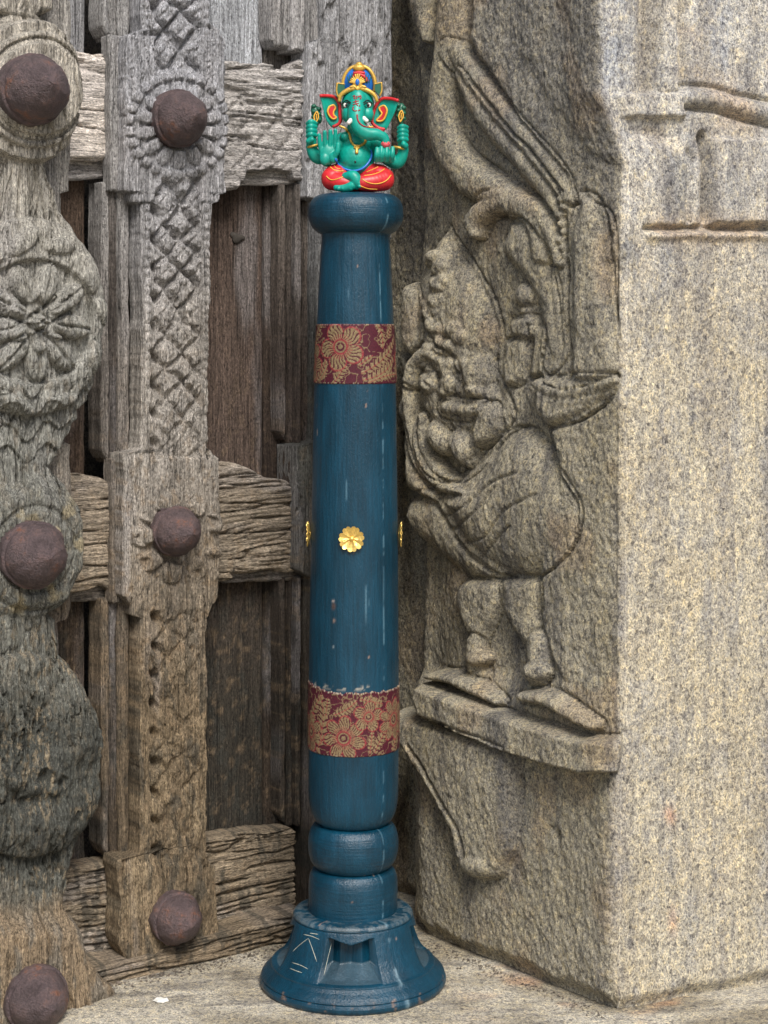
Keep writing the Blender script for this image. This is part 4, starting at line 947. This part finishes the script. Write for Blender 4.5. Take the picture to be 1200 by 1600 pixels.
# ================================================================== FIGURINE
fig_z = pz(303.5) + .0002
fig = empty('elephant_headed_figurine', (PCX + LEAN * (fig_z - .1) + 1.2 * PXM, PCY, fig_z))
tag(fig, 'small painted green elephant-headed deity figurine seated on top of the blue pillar', 'figurine', kind='thing')
GREEN = lin(0, 150, 132); RED = lin(196, 38, 44); GOLD = (.62, .38, .07)
M_GRN = mat_paint('green_enamel', GREEN, .42, .25, var=.22, scale=120); M_DGR = mat_paint('dark_green_enamel', lin(26, 92, 70), .4, .3)
M_RED = mat_paint('red_enamel', RED, .40, .25, var=.25, scale=120); M_GLD = mat_paint('gold_paint', GOLD, .35, .3, metal=.35, var=.25, scale=700)
M_BLU = mat_paint('blue_enamel', lin(30, 105, 190), .35, .2); M_WHT = mat_paint('white_enamel', (.75, .74, .68), .35, .1); M_BLK = mat_paint('black_enamel', (.01, .01, .012), .3, .05)
M_MRK = mat_paint('red_mark', lin(150, 32, 40), .5, .1); M_YEL = mat_paint('yellow_paint', lin(225, 170, 60), .4, .1); M_PNK = mat_paint('sweet_pink', lin(214, 84, 92), .5, .3)
_ico = None
def ico():
    global _ico
    if _ico is None:
        import bmesh
        bm = bmesh.new(); bmesh.ops.create_icosphere(bm, subdivisions=3, radius=1.)
        _ico = (np.array([v.co[:] for v in bm.verts]), [tuple(v.index for v in f.verts) for f in bm.faces]); bm.free()
    return _ico
def E(x, y, z, rx, ry=None, rz=None, rot=0.):
    iv, fs = ico(); v = iv * (rx, ry or rx, rz or ry or rx)
    if rot: c, s = math.cos(rot), math.sin(rot); v = np.stack([v[:, 0] * c - v[:, 2] * s, v[:, 1], v[:, 0] * s + v[:, 2] * c], -1)
    return v + (x, y, z), fs
def chain(pts, rad):
    pts = np.asarray(pts, float); rad = np.full(len(pts), rad) if np.isscalar(rad) else np.asarray(rad, float)
    L = np.linalg.norm(np.diff(pts, axis=0), axis=1).sum(); n = max(3, int(L / (min(rad) * .35)))
    P = smooth_path(np.c_[pts, rad], n) if len(pts) > 2 else np.c_[pts, rad][0] + np.linspace(0, 1, n)[:, None] * (np.c_[pts, rad][1] - np.c_[pts, rad][0])
    return [E(*p[:3], p[3]) for p in P]
def blob(name, parts, mat, parent, vox=1.0, it=5):
    V, Fs = join(parts); me = mesh_py(name, V * PXM, Fs); o = link(name, me, mat, parent)
    md = o.modifiers.new('r', 'REMESH'); md.mode = 'VOXEL'; md.voxel_size = vox * PXM; md.use_smooth_shade = True
    ms = o.modifiers.new('s', 'SMOOTH'); ms.iterations = it; ms.factor = .5
    dg = bpy.context.evaluated_depsgraph_get(); dg.update(); ev = o.evaluated_get(dg); m2 = bpy.data.meshes.new_from_object(ev)
    o.modifiers.clear(); o.data = m2; m2.name = name; bpy.data.meshes.remove(me)
    if not m2.materials: m2.materials.append(mat)
    m2.polygons.foreach_set('use_smooth', [True] * len(m2.polygons)); return o
def solid(name, parts, mat, parent, smooth=True):
    V, Fs = join(parts); return link(name, mesh_py(name, np.asarray(V) * PXM, Fs, smooth), mat, parent)
def q(X_, Y_): return (460 + X_ / 6 - 558, 305 - (80 + Y_ / 6))          # zoom pixels -> figurine px (x, z)

body = []
body += [E(-2, -10, 55, 27, 25, 25), E(-2, -6, 44, 30, 24, 20), E(-2, -2, 80, 28, 18, 20), E(0, 4, 60, 28, 20, 40), E(0, -6, 100, 16, 14, 16)]
body += [E(-18, -14, 88, 8, 8, 8), E(32, -8, 79, 9.5, 9, 11)]                           # breast, shoulder ball
body += [E(2, -10, 139, 25.5, 22, 28), E(2, -14, 126, 23, 19, 22), E(-13, -19, 122, 10, 12, 13), E(17, -19, 122, 10, 12, 13), E(2, -22, 140, 15, 12, 22)]
tr = [(1, -27, 134), (0, -33, 120), (1, -37, 108), (7, -39, 96), (18, -39, 89.5), (32, -37, 89), (43, -35, 84), (46, -35, 76)]
body += chain(tr, [14, 13.5, 12.5, 11.5, 10.5, 9, 7.5, 6])
# raised arms behind, hands closed on the attributes
for sx_, fx_, fz_, ex_, ez_ in ((-1, -70, 95, -62, 58), (1, 72, 88, 64, 50)):
    body += chain([(sx_ * 22, 2, 84), (sx_ * 42, 4, 62), (ex_, 0, ez_), (fx_ * 1.01, -4, ez_ + 16), (fx_, -6, fz_ - 10)], [13, 12, 10.5, 8.5, 8])
    body += [E(fx_, -7, fz_, 8, 7, 14)]
    for i, dz in enumerate((15, 8.5, 2, -4.5)):
        body += chain([(fx_ - 6.2, -11, fz_ + dz - 1), (fx_ - 1, -16.5, fz_ + dz + 1), (fx_ + 6.2, -11.5, fz_ + dz)], [3.4, 4.1, 3.5])
    body += chain([(fx_ + sx_ * 4, -15, fz_ - 14), (fx_ + 1, -18, fz_ - 12)], [5, 4.2])
# blessing hand (palm out)
px0, pz0 = -44, 58
body += chain([(-24, -4, 80), (-44, -6, 62), (-46, -16, 50)], [11, 10, 9])
body += [E(px0, -24, pz0 + 2, 14, 7, 17), E(px0 - 5, -27, pz0 - 6, 8, 6, 10), E(px0 + 8, -28, pz0 - 4, 7, 6, 9)]
for fxq, top, r_ in ((-12, 33, 3.3), (-4.4, 37.5, 3.5), (3.2, 39, 3.5), (10.6, 40, 3.4)):
    body += chain([(px0 + fxq * .95, -25, pz0 + 8), (px0 + fxq * 1.08, -27, pz0 + top * .62), (px0 + fxq * 1.12, -30, pz0 + top - 2)], [r_, r_, r_ * .9])
body += chain([(px0 + 9, -29, pz0 - 3), (px0 + 15, -33, pz0 + 7), (px0 + 16, -33, pz0 + 16)], [5, 4.3, 3.8])
# lower right hand holding the sweet
body += chain([(28, -4, 82), (46, -6, 60), (48, -20, 54)], [11, 10, 9]); body += [E(44, -26, 58, 14, 9, 11)]
for i, (fxq, tz_) in enumerate(((31, 70), (38, 72), (46, 71.5), (55, 71))):
    body += chain([(fxq, -31, 50), (fxq + .5, -37, 58), (fxq + 1, -35, tz_ - 3)], [4.2, 4.3, 3.6])
# feet and toes
body += chain([(-16, -36, 24), (-4, -41, 24), (1, -42, 14), (1, -41, 9)], [7, 9, 8, 5.5]); body += chain([(-6, -42, 10), (-14, -40, 7), (-30, -37, 7)], [7, 7, 5.5])
for i in range(4): body += [E(-8 - 6.4 * i, -43.5 + .8 * i, 5.2, 3.7, 4, 3.6), E(5.2 - .5 * i, -47 + i * .3, 8 + 4.6 * i, 3, 3.2, 2.7)]
bo = blob('body', body, M_GRN, fig, .95, 4)
dp_me = bo.data; bvh = BVHTree.FromPolygons([v.co[:] for v in dp_me.vertices], [tuple(p.vertices) for p in dp_me.polygons])
def on(x, z, off=.6, dflt=-25):
    h = bvh.ray_cast(Vector((x * PXM, -.2, z * PXM)), Vector((0, 1, 0)), .4)
    return (x, (h[0].y / PXM if h[0] is not None else dflt) - off, z)
def drape(pts2, r, n=24, off=None, seg=6):
    """a painted or cast line lying on the figure's front"""
    P = smooth_path(np.asarray(pts2, float), n) if len(pts2) > 2 else np.linspace(pts2[0], pts2[1], n)
    return tube([on(x, z, r * .35 if off is None else off) for x, z in P], r, n, seg)
# red dhoti legs
legs = []
legs += chain([(-12, -4, 20), (-30, -12, 26), (-38, -20, 23)], [20, 21, 17]) + chain([(-38, -22, 20), (-22, -31, 15), (-12, -35, 14)], [16, 13, 9])
legs += chain([(12, -4, 20), (32, -12, 25), (42, -19, 23)], [20, 22, 17]) + chain([(42, -22, 20), (28, -31, 16), (10, -38, 14)], [17, 15, 12])
legs += [E(0, -2, 14, 40, 24, 14)]
lo_ = blob('dhoti', legs, M_RED, fig, 1.1, 4)
V_ = np.array([v.co[:] for v in lo_.data.vertices]); V_[:, 2] = np.maximum(V_[:, 2], 0); lo_.data.vertices.foreach_set('co', V_.ravel()); lo_.data.update()
V_ = np.array([v.co[:] for v in bo.data.vertices]); V_[:, 2] = np.maximum(V_[:, 2], .0002); bo.data.vertices.foreach_set('co', V_.ravel()); bo.data.update()
bvl = BVHTree.FromPolygons([v.co[:] for v in lo_.data.vertices], [tuple(p.vertices) for p in lo_.data.polygons]); bvb = bvh
def drape_l(pts2, r):
    global bvh
    bvh = bvl; o = drape(pts2, r, 22); bvh = bvb; return o
Q_ = lambda *a: [q(x, y) for x, y in a]
solid('gold_folds', [drape_l(Q_((310, 1200), (350, 1235), (430, 1225), (495, 1190)), .9), drape_l(Q_((345, 1110), (380, 1140), (420, 1150), (470, 1150)), .9), drape_l(Q_((380, 1095), (400, 1120), (440, 1130)), .7),
      drape_l(Q_((640, 1235), (700, 1268), (790, 1275), (870, 1240), (910, 1190)), .9), drape_l(Q_((660, 1200), (730, 1190), (800, 1165), (850, 1130)), .8), drape_l(Q_((680, 1160), (740, 1135), (790, 1110)), .8), drape_l(Q_((610, 1290), (690, 1320), (780, 1325)), .8)], M_YEL, lo_)
# belt, necklace, navel
solid('belt', [drape(Q_((395, 1040), (425, 1090), (480, 1128), (560, 1148), (640, 1128), (700, 1070), (728, 1000), (722, 950)), 2.0, 40, 1.0)], M_BLU, fig)
solid('necklace', [drape(Q_((430, 730), (480, 750), (520, 800), (540, 870), (575, 915), (610, 918), (650, 895), (672, 870)), 2.1, 40, 1.2), drape(Q_((592, 915), (592, 955), (592, 990)), 2.6, 12, 1.4), drape(Q_((570, 930), (592, 945), (615, 930)), 2.0, 12, 1.2), drape(Q_((700, 735), (725, 742), (742, 735)), 2., 10, 1.)], M_GLD, fig)
nx_, nz_2 = q(578, 1066); solid('navel', [E(nx_, on(nx_, nz_2)[1] + .9, nz_2, 1.6, 1.2, 2.2)], M_BLK, fig)
# tusks
for X0, Y0, X1, Y1 in ((540, 690, 514, 722), (655, 670, 690, 700)):
    a = q(X0, Y0); b = q(X1, Y1); solid('tusk', [tube([(a[0], on(*a)[1] + 3, a[1]), (b[0], on(*a)[1] - 4, b[1])], [4.2, 3.0], 8, 10)], M_WHT, fig)
# eyes and forehead marks
for X0, s_ in ((497, -1), (693, 1)):
    c = q(X0, 535); y = on(*c, 0)[1]
    eye = solid('eye', [E(c[0], y + 1.3, c[1], 5.2, 2.4, 4.2)], M_WHT, fig)
    solid('pupil', [E(c[0] + .3, y - .3, c[1] - .2, 2.7, 1.4, 3.0)], M_BLK, eye)
    solid('brow', [drape([(c[0] - 7 * s_ * -1 * -1, c[1] + 2), (c[0], c[1] + 7.5), (c[0] + 7 * s_, c[1] + 3)], .9, 14, .3), drape([(c[0] - 6, c[1] - .5), (c[0], c[1] + 4.4), (c[0] + 6.4, c[1] + .5)], .8, 14, .9), drape([(c[0] - 5, c[1] - 3), (c[0], c[1] - 4.6), (c[0] + 5, c[1] - 2)], .5, 12, .6)], M_BLK, eye)
mk = [((557, 462), (568, 452), (578, 462), (566, 480), (580, 488)), ((590, 458), (594, 474), (590, 488)), ((604, 458), (612, 470), (624, 450), (632, 470), (622, 490)), ((560, 520), (590, 512), (610, 508)), ((556, 545), (590, 535), (610, 530)), ((582, 500), (590, 540), (604, 556)), ((566, 562), (556, 580), (570, 604), (596, 602)), ((606, 604), (612, 600)), ((618, 600), (622, 590)), ((617, 560), (621, 548)),
      ((597, 640), (600, 680), (620, 720), (650, 744), (720, 758), (790, 764), (840, 790))]
solid('forehead_mark', [drape(Q_(*m), .95 if i < 10 else 1.3, 12 if i < 10 else 30, .25) for i, m in enumerate(mk)], M_MRK, fig)
# ears
def ear(pts, yin, yout, xin, xout, inner, top):
    P = smooth_path(np.r_[np.array(Q_(*pts)), np.array(Q_(pts[0]))], 72)[:-1]; n = len(P); c = P.mean(0)
    def yy(x): t = (x - xin) / (xout - xin); return yin + (yout - yin) * t + 5 * math.sin(pi * np.clip(t, 0, 1))
    V = []; rings = (1., .94, .7, .4)
    for side, off in ((-1, 0), (1, 5)):
        for k, f in enumerate(rings):
            for p in P: x, z = c + (p - c) * f; V.append((x, yy(x) + off * (1 if k else .5) + (0 if side > 0 else (1.6 if k >= 2 else (0 if k else 2.))), z))
        V.append((c[0], yy(c[0]) + off + (1.6 if side < 0 else 0), c[1]))
    Fs = []; m = 4 * n + 1
    for s in (0, 1):
        for k in range(3):
            for j in range(n):
                a = s * m + k * n + j; b = s * m + k * n + (j + 1) % n; f = (a, b, b + n, a + n); Fs.append(f if s else f[::-1])
        for j in range(n): f = (s * m + 3 * n + j, s * m + 3 * n + (j + 1) % n, s * m + 4 * n); Fs.append(f if s else f[::-1])
    for j in range(n): Fs.append((j, (j + 1) % n, m + (j + 1) % n, m + j))
    o = solid('ear', [(np.array(V), Fs)], M_GRN, fig)
    T_ = smooth_path(np.array(Q_(*top)), 26); solid('ear_rim', [tube([(x, yy(x) - .5, z) for x, z in T_], 2.6, 30, 8)], M_RED, o)
    I = smooth_path(np.r_[np.array(Q_(*inner)), np.array(Q_(inner[0]))], 40)[:-1]; ci = I.mean(0)
    solid('ear_hollow', [(np.array([(x, yy(x) - 2.2, z) for x, z in I] + [(ci[0], yy(ci[0]) - 2.6, ci[1])]), [(len(I), (j + 1) % len(I), j) for j in range(len(I))])], M_RED, o)
    Ic = np.r_[I, I[:1]]; solid('ear_outline', [tube([(x, yy(x) - 1.8, z) for x, z in Ic], 1.5, 44, 6)], M_YEL, o)
ear([(440, 440), (380, 432), (300, 440), (250, 448), (262, 500), (285, 600), (320, 690), (355, 728), (400, 715), (445, 690), (450, 560)], -10, -22, q(445, 0)[0], q(250, 0)[0], [(335, 540), (375, 525), (392, 548), (372, 590), (378, 622), (400, 640), (375, 655), (335, 625), (320, 580)], [(252, 446), (310, 440), (380, 448), (420, 500), (432, 600), (430, 690), (368, 728)])
ear([(770, 480), (820, 458), (900, 462), (975, 490), (965, 545), (940, 610), (900, 690), (862, 752), (800, 735), (740, 700), (735, 600)], -10, -22, q(740, 0)[0], q(975, 0)[0], [(800, 545), (845, 530), (870, 565), (862, 620), (825, 672), (775, 668), (800, 640), (825, 600), (805, 570)], [(975, 490), (900, 466), (820, 466), (775, 520), (745, 600), (735, 690), (790, 735), (848, 752)])
# crown
def qy(pts, y): return [(*q(a, b)[:1], y, q(a, b)[1]) for a, b in pts]
cr = solid('crown', [E(2, -8, 169, 24, 15, 30)], M_BLU, fig)
solid('crown_rim', [tube(qy([(468, 400), (462, 330), (482, 245), (537, 180), (612, 160), (685, 180), (742, 245), (762, 320), (758, 400)], -13), 3.0, 60, 10), E(2, 2, 168, 27, 15, 30), tube(qy([(428, 500), (440, 450), (500, 400), (598, 378), (690, 398), (760, 450), (782, 500)], -24), [2.6, 3.2, 3.8, 4.2, 3.8, 3.2, 2.6], 50, 10)], M_GLD, cr)
solid('crown_stripes', [tube(qy([(X_, 240 + 14 * abs(i - 0)), (X_ + (14 if X_ < 600 else -14), 330)], -23.5), .9, 6, 5) for i, X_ in ((2, 505), (1, 525), (0, 545), (0, 680), (1, 700), (2, 722))], M_DGR, cr)
kn = q(612, 185); solid('crown_knob', [E(kn[0], -18, kn[1], 9.5, 6, 6.5), E(kn[0], -16, kn[1] + 5, 5.5, 4.5, 5)], M_GLD, cr)
solid('crown_stripe', [tube(qy([(560, 236), (612, 230), (664, 236)], -22), 2.4, 16, 8), tube(qy([(545, 310), (568, 262), (612, 248), (655, 262), (690, 310)], -21), 3.0, 24, 8)], M_RED, cr)
fan = []
gc_ = q(597, 330)
for i in range(11):
    a = pi * (i + .5) / 11; fan.append(tube([(gc_[0] + 3 * math.cos(a), -27, gc_[1] + 3 * math.sin(a)), (gc_[0] + 12 * math.cos(a), -25, gc_[1] + (14 if 3 < i < 7 else 11) * math.sin(a))], [1.1, 1.6], 6, 6))
fan += [E(gc_[0], -24, gc_[1] - 1, 8, 4, 9), tube(qy([(530, 372), (565, 362), (598, 392), (640, 362), (675, 372)], -27), 2.2, 24, 8)]
solid('crown_ornament', fan, M_GLD, cr); solid('gem', [E(gc_[0], -28, gc_[1] + 1, 3.2, 2.4, 5.2)], M_BLU, cr)
for pts in ([(430, 340), (500, 350), (500, 420), (440, 470), (425, 420)], [(800, 335), (735, 350), (740, 410), (785, 460), (800, 420)]):
    P = np.array(Q_(*pts)); n = len(P); P = P + np.array([(-3.5 if P[0, 0] < 0 else 3.5), 2.]); V = [(x, -23, z) for x, z in P] + [(x, -6, z) for x, z in P]
    w_ = solid('crown_wing', [(np.array(V), [tuple(range(n)), tuple(range(2 * n - 1, n - 1, -1))] + [(j, n + j, n + (j + 1) % n, (j + 1) % n) for j in range(n)])], M_DGR, cr, False)
    E_ = [P[0], P[-1], P[-2]]; solid('wing_edge', [tube([(x, -23, z) for x, z in E_], 1.4, 14, 6), tube([(x, -23, z) for x, z in (P[0], P[1])], 1., 8, 6)], M_GLD, w_)
# bracelets, attributes, sweet
for X_, Y_, s_ in ((188, 905, -1), (990, 925, 1)):
    a = q(X_, Y_); th = np.linspace(0, 2 * pi, 25); solid('bracelet', [tube([(a[0] + 9.2 * math.cos(t), -5 + 9.2 * math.sin(t), a[1] + s_ * -2.0 * math.cos(t)) for t in th], 2.1, 40, 8)], M_GLD, fig)
for X_, Y_, tilt in ((212, 610, -.35), (1003, 600, .05)):
    a = q(X_, Y_); at_ = solid('held_emblem', [E(a[0], -4, a[1] + 1, 7.5, 6, 16, -tilt), E(a[0], -7, a[1] - 11, 4, 4, 10)] + [E(a[0] + (-4 if i % 2 else 4), -7, a[1] - 8 + 4.2 * i, 4.2, 4, 3.4) for i in range(6)], M_DGR, fig)
    solid('gold_detail', [tube([(a[0] - 1, -13.5, a[1] - 14), (a[0] + 3.5, -12.5, a[1] - 4), (a[0] + 1, -12, a[1] + 4), (a[0] - 3.5, -12.5, a[1] - 4), (a[0] - 1, -13.5, a[1] - 14)], 1.1, 24, 6), tube([(a[0], -13, a[1] - 8), (a[0] + .5, -12.5, a[1])], .9, 6, 6)], M_YEL, at_)
sw = q(860, 908); solid('sweet', [E(sw[0], -35, sw[1], 6.5, 6.5, 5.5)] + [E(sw[0] + 4.6 * math.cos(a), -37 - 1.5 * math.sin(a), sw[1] + 1 + 2 * math.sin(a), 2.6, 2.6, 2.8) for a in (0, .8, 1.6, 2.4, 3.1)], M_PNK, fig)

# ================================================================== LITTER
def flake(u, v, r, mat, label, cat, seed, nm):
    D = CZ * FPX / (v - HZ); x = (u - 600) / FPX * D; rs = np.random.RandomState(seed); n = 11; V = []
    for k in range(n):
        a = 2 * pi * k / n; q_ = r * rs.uniform(.6, 1.15); V.append((q_ * math.cos(a), q_ * .7 * math.sin(a), 0))
    for k in range(n): V.append((V[k][0] * .8, V[k][1] * .8, r * rs.uniform(.15, .4)))
    V.append((0, 0, r * .3)); Fs = [(k, (k + 1) % n, n + (k + 1) % n, n + k) for k in range(n)] + [(n + k, n + (k + 1) % n, 2 * n) for k in range(n)] + [tuple(range(n))[::-1]]
    o = link(nm, mesh_py(nm, V, Fs, False), mat); o.location = (x, D, .0012); tag(o, label, cat, kind='thing'); return o
flake(252, 1566, .0095, M_WHT, 'white flake of plaster lying on the floor below the door rail', 'flake', 3, 'plaster_flake')

def grit():
    rs = np.random.RandomState(21); parts = []
    tet = np.array([(1, 1, .6), (-1, -1, .6), (-1, 1, -.5), (1, -1, -.5)], float); fs = [(0, 1, 2), (0, 3, 1), (0, 2, 3), (1, 3, 2)]
    def drop(x, y, r):
        a = rs.uniform(0, 6.28); c, s_ = math.cos(a), math.sin(a); v = tet * rs.uniform(.6, 1.2, (4, 3)) * r
        parts.append((np.stack([v[:, 0] * c - v[:, 1] * s_ + x, v[:, 0] * s_ + v[:, 1] * c + y, v[:, 2] * .7 + .4 * r], -1), fs))
    for i in range(420):                                     # along the foot of the door
        x = rs.uniform(-.36, -.06); y = 2.135 + .68 * (x + .212) - abs(rs.normal(0, .016)) - .004; drop(x, y, rs.uniform(.0005, .0016))
    for i in range(300):                                     # along the foot of the jamb
        k = rs.uniform(.0, .40); d = abs(rs.normal(0, .012)) + .004; drop(EX - .623 * k - .782 * d, EY + .782 * k - .623 * d, rs.uniform(.0005, .0015))
    for i in range(260): drop(rs.uniform(-.3, .5), rs.uniform(1.9, 2.1), rs.uniform(.0003, .0009))
    parts_ = [p for p in parts if np.hypot(p[0][:, 0].mean() - PCX, p[0][:, 1].mean() - PCY) > .112]
    V, Fs = join(parts_); o = link('grit', mesh_py('grit', V, Fs, False), mat_paint('grit', (.14, .115, .09), .9, .3, var=.6, scale=90))
    tag(o, 'fine dark grit and splinters strewn along the foot of the door and the jamb', kind='stuff')
grit()
